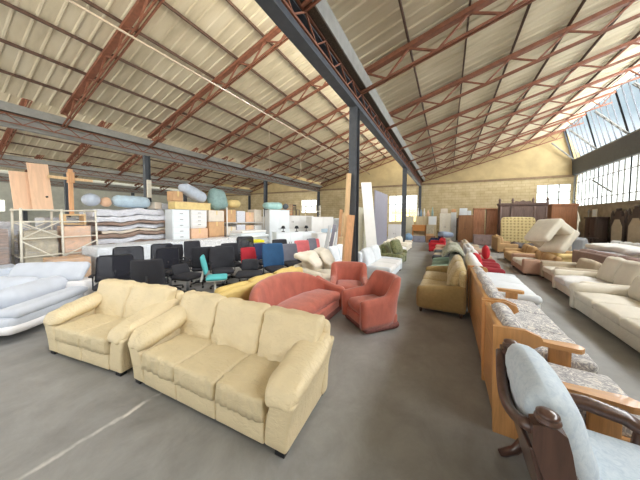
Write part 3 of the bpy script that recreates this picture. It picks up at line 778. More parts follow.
def carved_chair():
    t = T('carved_armchair', 'dark mahogany carved armchair with pale blue brocade cushions in the near right corner', 'armchair', (.89, 2.13, 0), 90)
    W, D = .96, .95
    yb = D / 2 - .08
    for s in (-1, 1):
        x = s * (W / 2 - .05)
        # scrolled side wing sweeping from the top button down to the arm
        pr = [(yb - .14, .2), (yb - .1, .36), (yb - .03, .6), (yb + .05, .85), (yb + .05, .97), (yb - .03, 1.0), (yb - .09, .96), (yb - .11, .88), (yb - .13, .76), (yb - .19, .66), (yb - .28, .6), (yb - .34, .52), (yb - .3, .36), (yb - .24, .2)]
        P('scroll_post', prism(pr, 0, x - .045, x + .045), MAHOG, t, False)
        P('post_button', lathe((x, yb - .02, .985), [(.05, 0), (.058, .012), (.058, .022), (.048, .028), (.046, .036), (.052, .04), (.05, .052), (.03, .062), (.005, .064)], 20), MAHOG, t)
        P('rear_leg', tube([(x, yb - .18, .34), (x, yb - .15, .2), (x, yb - .08, .08), (x, yb + .02, .0)], [.05, .045, .036, .032], 8), MAHOG, t)
        # curved arm
        pts = [(x, yb - .12, .60), (x + s * .02, yb - .3, .64), (x + s * .04, yb - .5, .645), (x + s * .03, -D / 2 + .16, .62), (x + s * .0, -D / 2 + .05, .56), (x, -D / 2 + .06, .50)]
        P('arm', tube(pts, [.05, .052, .055, .055, .05, .035], 10), MAHOG, t)
        P('front_leg', tube([(x, -D / 2 + .1, 0), (x, -D / 2 + .07, .12), (x, -D / 2 + .1, .3), (x, -D / 2 + .08, .56)], [.03, .04, .052, .04], 10), MAHOG, t)
        P('side_rail', bx(x - .03, x + .03, -D / 2 + .1, yb - .12, .24, .36), MAHOG, t)
    P('front_rail', soft((0, -D / 2 + .1, .29), (W - .1, .06, .14), .02, .1, fn=lambda x, y, z: (x, y, z - .03 * math.cos(x / W * 2 * PI))), MAHOG, t)
    rail = [(-W / 2 + .05 + (W - .1) * k / 12, yb + .05 + .035 * math.sin(PI * k / 12), .93 - .15 * math.sin(PI * k / 12)) for k in range(13)]
    P('crest_rail', tube(rail, .035, 10), MAHOG, t)
    P('back_panel', soft((0, yb - .03, .58), (W - .14, .03, .42), .01, .1, fn=lambda x, y, z: (x, y + .03 * math.cos(x / W * PI) + .26 * z, z)), MAHOG, t)
    P('lower_rail', bx(-W / 2 + .06, W / 2 - .06, yb - .2, yb - .13, .24, .36), MAHOG, t)
    P('seat_cushion', soft((0, -.1, .42), (W - .16, .76, .17), .05, .05, (0, .01, .03), .006), BLUEP, t)
    P('back_cushion', soft((0, yb - .13, .76), (W - .2, .24, .66), .115, .045, (.01, .03, .05), .012, 6, rot=RX(-14)), BLUEP, t)
carved_chair()
# beyond the pine suite
sofa('sofa', 'white fabric sofa beyond the pine sofa, facing right', 'sofa', (1.14, 7.58, 0), 90, 2.3, 1.3, 1.02, 2, SHEETB, SHEETB, SHEET, arm_h=.5, arm_w=.2, arm='roll', amp=.014, tilt=24, puff=.11, ctop=.1)
sofa('armchair', 'dark red armchair beyond the white sofa', 'armchair', (1.15, 9.5, 0), 90, .95, .95, .9, 1, REDD, REDD, REDF, arm_h=.55)
T1('cushion', soft((0, 0, .26), (.16, .42, .44), .11, .07, (.05, .04, .05), .02), REDF, 'round bright red cushion resting on the red armchair', 'cushion', (1.3, 10.75, .6), 0)
sofa('armchair', 'crimson armchair with white backing behind the dark red armchair', 'armchair', (1.2, 10.75, 0), 90, 1.05, .95, .88, 1, REDD, REDD, SHEET, arm_h=.55)
sofa('sofa', 'white and rose sofa behind the crimson armchair', 'sofa', (1.2, 12.9, 0), 90, 2.2, .95, .88, 2, ROSE, REDD, SHEET)
sofa('sofa', 'greyish beige sofa in front of the walnut wardrobes', 'sofa', (1.2, 15.6, 0), 90, 2.2, .95, .86, 2, GREIGE, ROSE, GREIGE)

# ------------------------------------------------------------------ right-hand row facing the pine suite
sofa('leather_sofa', 'cream leather sofa nearest the camera at the right edge', 'sofa', (3.2, 6.28, 0), -90, 3.0, 1.22, .94, 3, CREAM, CREAM, CREAM, arm_h=.64, arm_w=.27, seat_h=.46, cell=.09, arm='roll', amp=.014, tilt=14, back_t=.22)
sofa('sofa', 'off white sofa with tall puffy back, second from the camera in the right row', 'sofa', (3.48, 8.78, 0), -90, 1.85, 1.28, 1.02, 2, CREAM2, SHEET, CREAM, arm_h=.62, arm_w=.22, cell=.1, amp=.022, puff=.08, tilt=16, ctop=.12)
sofa('sofa', 'beige sofa with flat seat, third from the camera in the right row', 'sofa', (3.6, 10.55, 0), -90, 1.6, 1.2, .8, 1, GREIGE, CREAM2, GREIGE, arm='box', arm_h=.62, arm_w=.26)
sofa('sofa', 'tan and rose sofa under the upturned white armchair', 'sofa', (3.1, 12.35, 0), -90, 1.9, 1.1, .78, 2, ROSE, CREAM2, TAN, arm='box', arm_h=.6)
t = T('armchair', 'white boxy armchair lying tipped on top of the tan sofa', 'armchair', (3.75, 12.3, 1.88), 10)
t.rotation_euler = (R(4), R(218), R(24))
P('seat_block', soft((0, 0, .15), (.74, .92, .28), .07, .1, (0, .01, .03)), CREAM2, t); P('back', soft((0, .38, .48), (.74, .18, .92), .06, .1, (0, .02, 0)), GREIGE, t)
for s_ in (-1, 1): P('arm', soft((s_ * .34, -.02, .5), (.24, .98, .98), .08, .1, (.02, 0, .02)), CREAM2, t)
sofa('sofa', 'tan fabric sofa at the far end of the right row', 'sofa', (3.2, 14.7, 0), -90, 2.1, 1.05, .82, 2, TAN, TAN, TAN)
# second row on the right, backs towards the camera side
sofa('sofa', 'mauve brown sofa with long low back, behind the off white sofa', 'sofa', (5.2, 11.9, 0), 96, 3.2, 1.0, .92, 3, MAUVE, PLUM, MAUVE, arm='box')
sofa('sofa', 'plum velvet sofa against the right edge, in front of the white covered furniture', 'sofa', (7.1, 9.7, 0), 180, 2.6, .95, .95, 3, PLUM, PLUM, PLUM)
sofa('sofa', 'tan sofa with wooden frame behind the upturned armchair', 'sofa', (5.2, 16.8, 0), 90, 2.8, 1.0, .95, 3, TAN, ROSE, TAN, arm='box')
sofa('armchair', 'sandy yellow rounded armchair between the tipped armchair and the mauve sofa', 'armchair', (4.5, 14.65, 0), 120, 1.0, .95, 1.0, 1, SANDY, SANDY, SANDY, puff=.1)
for i, (x, y, W, m1, m2, lab) in enumerate((
    (7.2, 13.6, 2.6, SHEETB, SHEET, 'sofa under a bluish white cloth near the right wall'),
    (7.3, 17.0, 2.6, SHEET, SHEETB, 'sofa under a white cloth in front of the dark cabinet'),
    (7.4, 20.4, 2.6, SHEETB, FABW, 'pale grey sofa along the concrete wall'),
    (5.9, 20.0, 2.2, CREAM2, SHEET, 'cream sofa in front of the brown wardrobe'),
    (3.3, 19.3, 2.2, TAN, OAK, 'brown sofa in front of the quilted mattress'))):
    sofa('sofa', lab, 'sofa', (x, y, 0), -90 if i % 2 else 90, W, 1.05, 1.0, 3, m1, m2 if m2 is not OAK else ROSE, m2 if m2 is not OAK else TAN, arm='box', amp=.03)
T1('folded_sheet', soft((0, 0, .08), (1.1, 1.9, .18), .08, .12, (0, .03, .06), .06, 2), SHEET, 'white dust sheet heaped on the mauve sofa back', 'sheet', (5.55, 12.6, .98), 8)
T1('folded_sheet', soft((0, 0, .06), (.9, 1.4, .14), .06, .12, (0, .03, .05), .05, 2.4, seed=4), M('lilac_white_cloth', (206, 202, 218), .06, 4, .9, .4, 14), 'lilac white sheet spread over the plum velvet sofa', 'sheet', (6.9, 10.0, 1.0), 90)
#@@PART4
# ------------------------------------------------------------------ office chairs
def office_chair(label, loc, rz, fab=BLACKF, backm=None, bw=.48, bh=.52, bz=.52, arms=True, head=False, sw=.5, mesh=False, group='office chairs'):
    t = T('office_chair', label, 'office chair', loc, rz, group); backm = backm or fab
    b = P('star_base', lathe((0, 0, .07), [(.05, 0), (.05, .05), (.03, .07)], 10), BLACKP, t)
    for k in range(5):
        a = 2 * PI * k / 5 + .3; c, s = math.cos(a), math.sin(a)
        P('spoke', tube([(0, 0, .10), (.15 * c, .15 * s, .1), (.3 * c, .3 * s, .075)], [.028, .022, .015], 6), BLACKP, b)
        P('caster', soft((.3 * c, .3 * s, .03), (.05, .05, .06), .022, .1), BLACKP, b)
    P('gas_post', tube([(0, 0, .1), (0, 0, .42)], .026, 8), CHROME, t)
    P('seat', soft((0, -.02, .47), (sw, .5, .09), .042, .1, (.01, .01, .02)), fab, t)
    P('back_stem', tube([(0, .1, .42), (0, .27, .43), (0, .3, .55), (0, .29, .7)], .022, 6), BLACKP, t)
    def fn(x, y, z): return (x * (1 - .1 * max(0, z / bh)), y + .12 * (x / bw * 2) ** 2 * -.6 + .1 * (z / bh), z)
    if mesh:
        fr = MB(); z0, z1 = bz, bz + bh; pts = []
        for (x, z) in ((-bw / 2, z0), (-bw / 2 * .95, z1 - .05), (-bw / 2 * .8, z1), (bw / 2 * .8, z1), (bw / 2 * .95, z1 - .05), (bw / 2, z0), (-bw / 2, z0)):
            pts.append((x, .27 + .1 * (z - z0) / bh, z))
        f_ = P('back_frame', tube(pts, .016, 6), BLACKP, t)
        P('mesh_panel', soft((0, .29, bz + bh / 2), (bw - .02, .012, bh - .02), .004, .12, fn=lambda x, y, z: (x, y + .1 * z / bh + .01, z)), MESHB if backm is BLACKF else backm, f_)
    else:
        P('backrest', soft((0, .27, bz + bh / 2), (bw, .07, bh), .033, .07, (.01, .015, .0), fn=fn), backm, t)
    if head: P('headrest', soft((0, .37, bz + bh + .12), (.3, .06, .17), .03, .07), BLACKM, t)
    if arms:
        for s in (-1, 1):
            a = P('armrest', soft((s * (sw / 2 + .04), -.02, .68), (.07, .26, .03), .013, .1), BLACKP, t)
            P('arm_bracket', tube([(s * sw / 2 * .6, 0, .43), (s * (sw / 2 + .04), 0, .45), (s * (sw / 2 + .04), 0, .67)], .014, 6), BLACKP, a)
    return t
OC = [
 ((-7.75, 2.95, 0), 60, 'wide black mesh backed office chair, nearest the white modern sofa', dict(mesh=True, bw=.62, bh=.5, bz=.5)),
 ((-8.85, 3.8, 0), 66, 'black mesh office chair behind the first two chairs by the stacked bundles', dict(mesh=True, bw=.6, bh=.56, bz=.52, arms=False)),
 ((-7.25, 3.62, 0), 230, 'black office chair second from the left in the front row', dict(bw=.54, bh=.52, bz=.5)),
 ((-8.75, 4.55, 0), 62, 'black office chair in the rear row, third from the left end', dict(mesh=True, bw=.52, bh=.55)),
 ((-7.2, 4.3, 0), 70, 'small black mesh office chair in the front row beside the gap', dict(mesh=True, bw=.5, bh=.5)),
 ((-9.0, 5.2, 0), 58, 'low black office chair half hidden in the rear row', dict(bw=.46, bh=.46, arms=False)),
 ((-8.45, 5.5, 0), 75, 'tall narrow black office chair left of the teal chair', dict(bw=.46, bh=.62, bz=.5)),
 ((-7.5, 5.35, 0), 235, 'black office chair right behind the teal chair', dict(bw=.5, bh=.55, bz=.52)),
 ((-6.75, 5.35, 0), 55, 'broad black office chair right of the teal chair', dict(bw=.6, bh=.56, bz=.5)),
 ((-6.85, 6.3, 0), 60, 'black office chair between the broad black chair and the crimson chair', dict(bw=.5, bh=.54)),
 ((-6.55, 6.15, 0), 64, 'office chair with small crimson red back', dict(bw=.42, bh=.46, backm=CRIM, arms=False)),
 ((-7.2, 7.2, 0), 62, 'tall black mesh office chair with headrest, above its neighbours', dict(mesh=True, bw=.56, bh=.68, bz=.5)),
 ((-6.1, 5.75, 0), 40, 'black office chair with broad padded seat in front of the crimson chair', dict(bw=.4, bh=.26, sw=.6, arms=False)),
 ((-6.45, 7.0, 0), 70, 'navy office chair left of the blue backed chair', dict(bw=.44, bh=.5, backm=NAVY)),
 ((-5.85, 7.4, 0), 60, 'office chair with tall plain blue back', dict(bw=.6, bh=.62, bz=.5, backm=BLUEF, arms=False)),
 ((-5.75, 8.0, 0), 66, 'black office chair right behind the blue backed chair', dict(bw=.56, bh=.58, mesh=False)),
 ((-5.3, 8.3, 0), 60, 'office chair with salmon pink back', dict(bw=.54, bh=.56, backm=PINKF, arms=False)),
 ((-4.5, 7.6, 0), 58, 'grey backed office chair right of the salmon pink chair', dict(bw=.5, bh=.52, backm=GREYF, arms=False)),
 ((-4.75, 8.9, 0), 62, 'small salmon red chair behind the grey backed chair', dict(bw=.36, bh=.5, backm=PINKF, fab=PINKF, arms=False)),
 ((-4.4, 8.8, 0), 80, 'dark grey office chair, last on the right by the leaning white poles', dict(bw=.46, bh=.58, backm=GREYF)),
 ((-8.0, 6.6, 0), 62, 'black stool chair with low back behind the tall narrow chair', dict(bw=.44, bh=.4, arms=False)),
 ((-6.9, 4.75, 0), 100, 'black swivel chair with low back beside the butter yellow sofa', dict(bw=.42, bh=.22, bz=.5, arms=False)),
]
OCP = [Vector((l[0][0] * (.86 if l[0][0] < -5 else .93), l[0][1] * (.86 if l[0][0] < -5 else .93))) for l in OC] + [Vector((-5.2, 4.0))]
for it in range(60):   # nobody could park castors on top of castors
    for i in range(len(OCP)):
        for j in range(i):
            d = OCP[i] - OCP[j]
            if d.length < .86:
                k = (.86 - d.length) * .5; u = d.normalized(); v_ = Vector((-.8, .6)); u = (u + v_ * .6 * (1 if u.dot(v_) > 0 else -1)).normalized()
                OCP[i] += u * k * (0 if i == len(OCP) - 1 else 1); OCP[j] -= u * k
    for p in OCP[:-1]:
        if -4.75 < p.x and p.y < 5.6: p.x = -4.75
        if -4.6 < p.x and 5.5 < p.y: p.x = -4.6
for n_, (loc, rz, lab, kw) in enumerate(OC):
    office_chair(lab, (OCP[n_].x, OCP[n_].y, 0), rz, **kw).scale = (1.15, 1.15, 1.15)
t = T('task_chair', 'teal task chair with off white shell, seen from the side', 'office chair', (-5.25, 4.0, 0), 138, 'office chairs'); t.scale = (.98, .98, 1.1)
P('seat', soft((0, -.05, .5), (.46, .5, .07), .033, .06, (.01, .01, .02)), TEAL, t); P('seat_shell', soft((0, -.03, .455), (.4, .44, .04), .018, .08), TEALW, t)
P('backrest', soft((0, .25, .82), (.42, .06, .42), .028, .06, (.01, .03, .01), rot=RX(-14)), TEAL, t); P('back_arm', soft((0, .29, .58), (.12, .05, .34), .02, .08, rot=RX(14)), TEALW, t)
P('gas_post', tube([(0, 0, .1), (0, 0, .45)], .03, 8), TEALW, t)
b = P('star_base', lathe((0, 0, .06), [(.05, 0), (.05, .05), (.03, .07)], 10), TEALW, t)
for k in range(5):
    a = 2 * PI * k / 5; c, s = math.cos(a), math.sin(a)
    P('spoke', tube([(0, 0, .1), (.3 * c, .3 * s, .075)], [.028, .015], 6), TEALW, b); P('caster', soft((.3 * c, .3 * s, .03), (.05, .05, .06), .022, .1), BLACKP, b)

# ------------------------------------------------------------------ stacked stock on the left
# low wrapped block in front of the bundles
def wrapped_block(label, x0, x1, y0, y1, z0, z1, mat, core, name='wrapped_block', cat='wrapped goods', group=None, layers=0):
    t = T(name, label, cat, ((x0 + x1) / 2, (y0 + y1) / 2, z0), 0, group); h = z1 - z0
    P('contents', soft((0, 0, h / 2), (x1 - x0 - .04, y1 - y0 - .04, h - .03), .03, .25, amp=.02, ns=2), core, t)
    P('film', soft((0, 0, h / 2), (x1 - x0, y1 - y0, h), .05, .16, (.02, .02, .02), .03, 3, seed=y0), mat, t)
    return t
wrapped_block('long white film wrapped block behind the left row of office chairs', -11.6, -10.2, 3.3, 6.4, 0, 1.05, CLEARF, SHEETB)
wrapped_block('white film wrapped block behind the tall narrow office chair', -11.5, -10.3, 6.5, 9.3, 0, 1.0, CLEARF, SHEET)
z = 0
hs = [.2, .26, .16, .22, .14, .24, .18, .13, .22, .15, .24, .3]
names = ['bottom', 'second lowest', 'third lowest', 'fourth lowest', 'fifth lowest', 'sixth lowest', 'sixth from the top', 'fifth from the top', 'fourth from the top', 'third from the top', 'second from the top', 'topmost']
def WV(y): return .05 * math.sin(y * 1.9 + .6) + .03 * math.sin(y * 5.3 + 1) + .012 * math.sin(y * 13)
fm = [CARDW, FILMB, CARDP, FILM, FILMB, FILM, FILMB, CARDW, FILM, FILMB, FILM, FILM]
for k in range(12):
    j = random.uniform(-.08, .08); jy = random.uniform(-.12, .12); L_ = 2.95 - abs(jy) * 2 + (random.uniform(-.25, 0) if k < 11 else 0)
    T1('flat_pack', soft((0, 0, hs[k] / 2), (1.5 + j, L_, hs[k] - .012), .03, .11, (.01, .03, .01), .05, 3, seed=k, fn=lambda x, y, zz, q=hs[k] / 2 - .007: (x, y, max(-q, min(q, zz)) + WV(y + jy))), fm[k], '%s layer of the film wrapped flat packs stacked beyond the scaffold' % names[k], 'flat pack', (-13.2 + j, 5.45 + jy, z), 0, 'film wrapped flat packs')
    z += hs[k]
ztop = z
for k, (y, l, r_, mt, lab) in enumerate(((4.1, .56, .26, GREYBAG, 'short pale wrapped roll on the left of the flat pack stack'), (4.58, .33, .2, CARDP, 'peach cardboard bundle between the two wrapped rolls'), (5.55, 1.5, .27, BLUEBAG, 'long pale blue wrapped roll on top of the flat packs'))):
    T1('wrapped_roll', soft((0, 0, r_), (r_ * 2, l - .04, r_ * 2), r_ * .95, .08, (.01, .04, .01), .03, 4, seed=k), mt, lab, 'roll', (-13.1, y, ztop + .1), 0)
for k, (y, w_, h, mt) in enumerate(((6.52, .32, .34, CARDW), (6.87, .3, .3, FILM))):
    T1('small_carton', soft((0, 0, h / 2), (.7, w_, h), .02, .3, amp=.01), mt, ('pale carton right of the long blue roll', 'film wrapped carton at the right end of the flat pack stack')[k], 'box', (-13.1, y, ztop + .06))
# scaffold cage with wrapped pallet inside
t = T('scaffold_tower', 'cream white tubular scaffold frame around a wrapped pallet', 'scaffold', (-12.6, 2.98, 0))
hw, hd, H_ = .95, .55, 2.36
PO = [(-hd, -hw), (hd, -hw), (-hd, .0), (hd, 0.0), (-hd, hw), (hd, hw)]
for (x, y) in PO: P('upright', tube([(x, y, 0), (x * .97, y * .96, H_)], .032, 8), WPAINT, t)
for x in (-hd, hd):
    for z in (.75, 1.35, 1.9, 2.3):
        for (a, b_) in ((-hw, 0), (0, hw)): P('rail', tube([(x, a, z), (x, b_, z + .02)], .024, 6), WPAINT, t)
    P('brace', tube([(x, -hw, 1.9), (x, 0, 1.35)], .02, 6), WPAINT, t); P('brace', tube([(x, -hw, 1.35), (x, 0, 1.95)], .02, 6), WPAINT, t)
    P('brace', tube([(x, -hw, 1.3), (x, 0, .5)], .02, 6), WPAINT, t); P('brace', tube([(x, -.4, .45), (x, hw, 1.2)], .024, 6), WPAINT, t)
for y in (-hw, 0, hw):
    for z in (.75, 2.3): P('cross_rail', tube([(-hd, y, z), (hd, y, z)], .022, 6), WPAINT, t)
wrapped_block('sandy film wrapped pallet inside the left bay of the scaffold', -13.0, -12.2, 2.12, 2.92, 0, 1.62, CLEARF, FILMG, 'wrapped_pallet')
wrapped_block('peach carton pallet inside the right bay of the scaffold', -13.0, -12.2, 3.04, 3.82, 0, 1.75, CLEARF, CARDP, 'wrapped_pallet')
t = T('crate', 'yellow timber crate on the pallet under the crossed timbers', 'crate', (-12.57, 3.4, 1.785))
for (y0, y1, z0, z1) in ((-.3, .3, 0, .06), (-.3, .3, .34, .4), (-.3, -.24, .06, .34), (.24, .3, .06, .34)): P('slat', bx(-.25, .25, y0, y1, z0, z1), SANDY if z1 > 1 else PLANK, t)
wrapped_block('brown film wrapped pallet left of the scaffold at the picture edge', -13.3, -12.2, .7, 1.85, 0, 1.7, CLEARF, FILMB, 'wrapped_pallet')
wrapped_block('bluish wrapped bundle on the floor by the left edge', -10.9, -10.1, .9, 1.7, 0, .75, CLEARF, GREYBAG, 'wrapped_pallet')
wrapped_block('tan pallet load behind the raised headrests of the white sofa', -11.2, -10.3, 2.3, 3.2, 0, .8, CLEARF, CARD, 'wrapped_pallet')
# peach panels standing on the scaffold
T1('plywood_panel', bx(-.02, .02, -.26, .26, 0, 1.28), PEACH, 'shorter peach plywood panel standing on the scaffold, left one', 'panel', (-12.85, 2.32, 2.34), rot=(R(3), R(-2), 0), smooth=False)
t = T('plywood_panel', 'taller peach plywood panel with a round knob hole on the scaffold', 'panel', (-12.75, 2.70, 2.34)); t.rotation_euler = (R(3), R(-2), 0)
P('board', bx(-.02, .02, -.25, .25, 0, 1.62), PEACH, t, False); P('knob', lathe((0, 0, 0), [(.035, 0), (.035, .02), (.02, .03)], 10), BLACKP, t).matrix_local = Matrix.Translation((.02, .12, .45)) @ Matrix.Rotation(R(90), 4, 'Y')
t = T('timber_cross', 'rough timber post with a crossbar rising above the scaffold', 'timber', (-12.75, 3.42, 2.18))
P('post', bx(-.05, .05, -.06, .06, 0, 1.72), PLANKO, t, False); P('crossbar', bx(.05, .1, -.6, .62, 1.3, 1.4), PLANK, t, False); P('cap_block', bx(-.06, .12, -.09, .09, 1.2, 1.6), PLANKO, t, False)
# drawers, cartons and bags
def cabinet(name, label, cat, loc, rz, w, d, h, mat, doors=2, drawers=0, group=None, handle=BLACKP, top=None, plinth=.06, cornice=0, inset=True, dmat=None):
    t = T(name, label, cat, loc, rz, group); dmat = dmat or mat
    P('carcass', bx(-w / 2, w / 2, -d / 2 + .02, d / 2, plinth, h - (.03 if not cornice else cornice)), mat, t)
    P('plinth', bx(-w / 2 + .03, w / 2 - .03, -d / 2 + .06, d / 2 - .02, 0, plinth), mat, t)
    if cornice: P('cornice', soft((0, 0, h - cornice / 2), (w + .12, d + .1, cornice), .02, 9, fn=lambda x, y, z: (x * (1 + .25 * z), y * (1 + .3 * z), z)), mat, t)
    else: P('top', bx(-w / 2 - .01, w / 2 + .01, -d / 2 - .01, d / 2, h - .03, h), top or mat, t)
    z1 = h - .06 - cornice; z0 = plinth + .03
    if drawers:
        dh = (z1 - z0) / drawers
        for k in range(drawers):
            dr = P('drawer', bx(-w / 2 + .03, w / 2 - .03, -d / 2 - .005, -d / 2 + .03, z0 + dh * k + .01, z0 + dh * (k + 1) - .01), dmat, t); P('handle', bx(-.08, .08, -d / 2 - .03, -d / 2 - .004, z0 + dh * (k + .5) - .01, z0 + dh * (k + .5) + .01), handle, dr)
    elif doors:
        dw = (w - .04) / doors
        for k in range(doors):
            xa = -w / 2 + .02 + dw * k; dr = P('door', bx(xa + .004, xa + dw - .004, -d / 2 - .005, -d / 2 + .03, z0, z1), dmat, t)
            if inset:
                for (a, b_) in ((z0 + .1, z0 + (z1 - z0) * .42), (z0 + (z1 - z0) * .48, z1 - .1)): P('inset_panel', soft((xa + dw / 2, -d / 2 - .008, (a + b_) / 2), (dw - .18, .02, b_ - a), .008, 9), dmat, dr)
            hx_ = xa + dw - .06 if k % 2 == 0 else xa + .06
            P('handle', bx(hx_ - .01, hx_ + .01, -d / 2 - .03, -d / 2 - .004, h * .5 - .06, h * .5 + .06), handle, dr)
    return t
def boxthing(name, label, cat, x0, x1, y0, y1, z0, z1, mat, tape=True, rz=0, group=None):
    t = T(name, label, cat, ((x0 + x1) / 2, (y0 + y1) / 2, z0), rz, group); w, d, h = x1 - x0, y1 - y0, z1 - z0
    P('carton', soft((0, 0, h / 2), (w, d, h), .015, .3, amp=.006), mat, t)
    if tape: P('tape', bx(-w / 2 - .002, w / 2 + .002, -.04, .04, h - .25, h + .003, .002), SANDY, t)
    return t
boxthing('carton', 'peach carton at the bottom under the white drawer units', 'box', -12.4, -11.7, 6.5, 7.5, 1.02, 1.5, CARDP) if False else None
for k, (y0, y1, z0, z1) in enumerate(((7.55, 8.5, 0, .75), (7.55, 8.5, .76, 1.5))):
    boxthing('carton', ('lower peach carton under the white drawer units', 'upper peach carton under the white drawer units')[k], 'box', -12.4, -11.7, y0, y1, z0, z1, CARDP)
boxthing('carton', 'film covered carton beside the peach cartons under the drawer units', 'box', -12.5, -11.75, 7.72 - .9, 7.5, 0, 1.5, FILM, False) if False else None
cabinet('drawer_unit', 'white drawer unit on the peach cartons, right one of two', 'drawers', (-12.05, 8.02, 1.51), 90, .9, .65, .98, WHITEP, drawers=4)
cabinet('drawer_unit', 'taller white drawer unit on the floor left of the peach cartons', 'drawers', (-12.05, 7.05, 0), 90, .86, .65, 2.48, WHITEB, drawers=8)
t = T('slatted_box', 'yellowish plank box lying across the white drawer units', 'box', (-12.05, 7.75, 2.5)); P('side_board', bx(-.3, .3, -.98, .98, 0, .36), SANDY, t, False); P('lid', bx(-.32, .32, -1.0, 1.0, .36, .39), PLANK, t, False)
boxthing('carton', 'peach carton standing left on the plank box', 'box', -12.35, -11.8, 6.72, 7.2, 2.91, 3.38, CARD)
T1('plastic_bag', soft((0, 0, .3), (.6, 1.4, .52), .22, .1, (.02, .06, .05), .06, 3, rot=RX(-24)), GREYBAG, 'large grey blue plastic wrapped bundle slanting on the plank box', 'bag', (-12.1, 7.95, 3.105))
boxthing('carton', 'tall carton column right of the white drawer units, lower carton', 'box', -12.4, -11.7, 8.6, 9.6, 0, 1.0, CARDP); boxthing('carton', 'tall carton column right of the white drawer units, middle carton', 'box', -12.4, -11.7, 8.6, 9.6, 1.01, 1.85, CARD)
boxthing('carton', 'tall carton column right of the white drawer units, pale top carton', 'box', -12.4, -11.7, 8.6, 9.6, 1.86, 2.5, CARDW)
T1('plastic_bag', soft((0, 0, .55), (.6, 1.1, 1.15), .26, .1, (.05, .05, .05), .07, 3, fn=lambda x, y, z: (x, y * (1 - .45 * max(0, z)) + .12 * z * -1, z)), GREENBAG, 'sea green plastic bag slumped on the tall carton column', 'bag', (-12.05, 9.42, 2.63))
# film wrapped shelving
t = T('shelf_rack', 'open rack of film wrapped boxes between the carton column and the white wardrobe', 'rack', (-12.1, 11.4, 0))
for (x, y) in ((-.4, -1.6), (.4, -1.6), (-.4, 1.6), (.4, 1.6)): P('upright', bx(x - .03, x + .03, y - .03, y + .03, 0, 2.7), WHITEP, t, False)
for z in (.1, 1.0, 1.75): P('shelf', bx(-.42, .42, -1.62, 1.62, z, z + .04), WHITEP, t, False)
cols_ = [CARDW, FILM, CARDP, WHITEP, CARD, FILM, CARDP, CARDW]; k = 0
lb = ['left', 'second', 'third', 'right']
for zi, z in enumerate((1.042, 1.792)):
    for yi in range(4):
        h = random.uniform(.45, .66) if zi == 0 else random.uniform(.55, .95)
        boxthing('carton', '%s carton on the %s shelf of the open rack' % (lb[yi], ('middle', 'top')[zi]), 'box', -12.44, -11.78, 9.86 + .78 * yi, 10.56 + .78 * yi, z + .014, z + h, cols_[k], k % 2 == 0); k += 1
for yi in range(2): boxthing('carton', ('left white carton on the bottom shelf of the open rack', 'right white carton on the bottom shelf of the open rack')[yi], 'box', -12.44, -11.78, 9.9 + 1.5 * yi, 11.3 + 1.5 * yi, .156, .9, WHITEB, False)
T1('cloth_bag', soft((0, 0, .22), (.5, .9, .42), .18, .1, (.04, .04, .04), .06, 3), SANDY, 'sandy yellow cloth bundle on top of the open rack', 'bag', (-12.1, 10.6, 2.77))
# white slabs
nm_ = ['bottom', 'second lowest', 'third lowest', 'fourth lowest', 'fifth', 'sixth', 'fourth from the top', 'third from the top', 'second from the top', 'topmost']
z = 0
for k in range(10):
    j = random.uniform(-.08, .08); h = .135
    T1('white_slab', soft((0, 0, h / 2), (1.0 + j, 2.5 - k * .06 + j, h - .012), .02, .5), WHITEB if k % 3 else WHITEP, '%s white slab in the stack behind the tall mesh chair' % nm_[k], 'panel', (-10.4 + j, 10.3, z), j * 30, 'stacked white slabs'); z += h
# white wardrobes and cabinets
cabinet('wardrobe', 'tall white wardrobe carrying the mint bag', 'wardrobe', (-10.85, 13.5, .0), 60, 1.5, 1.0, 2.66, WHITEB, 2, inset=False)
T1('plastic_bag', soft((0, 0, .22), (.6, 1.3, .44), .2, .1, (.02, .05, .03), .05, 3), MINTBAG, 'mint green plastic wrapped bundle on the tall white wardrobe', 'bag', (-11.0, 13.2, 2.74), -30)
T1('dark_bag', soft((0, 0, .2), (.36, .36, .38), .18, .1, (.02, .05, .03), .05, 3), SLATE, 'dark bundle behind the mint bag on the white wardrobe', 'bag', (-10.5, 14.02, 2.74), -30)
cabinet('cabinet', 'long white cabinet right of the tall white wardrobe, lower one', 'cabinet', (-10.9, 16.0, 0), 70, 3.2, .7, 1.28, WHITEP, 4, inset=False)
cabinet('cabinet', 'long white wall cabinet stacked on the lower white cabinet', 'cabinet', (-10.95, 16.3, 1.29), 70, 2.9, .6, 1.0, WHITEP, 4, inset=False)
cabinet('cabinet', 'white cube cabinet near the leaning white poles', 'cabinet', (-8.9, 16.4, 0), 60, 2.0, .9, 2.2, WHITEP, 2, inset=False)
cabinet('cabinet', 'low white cabinet with small dark items on it behind the blue chair', 'cabinet', (-8.3, 12.0, 0), 60, 2.6, .7, 1.25, WHITEB, 3, inset=False)
cabinet('cabinet', 'white cabinet behind the salmon pink chair', 'cabinet', (-6.6, 12.9, 0), 60, 1.6, .7, 1.2, WHITEP, 2, inset=False)
cabinet('cabinet', 'white pedestal cabinet under the yellow sheet', 'cabinet', (-9.5, 9.95, 0), 60, .9, .7, .72, WHITEP, 0, 3)
T1('yellow_sheet', bx(-.35, .35, -.42, .42, 0, .12, .02), YELLOWP, 'bright yellow folded sheet on the white pedestal cabinet', 'sheet', (-9.5, 9.95, .725), 60)
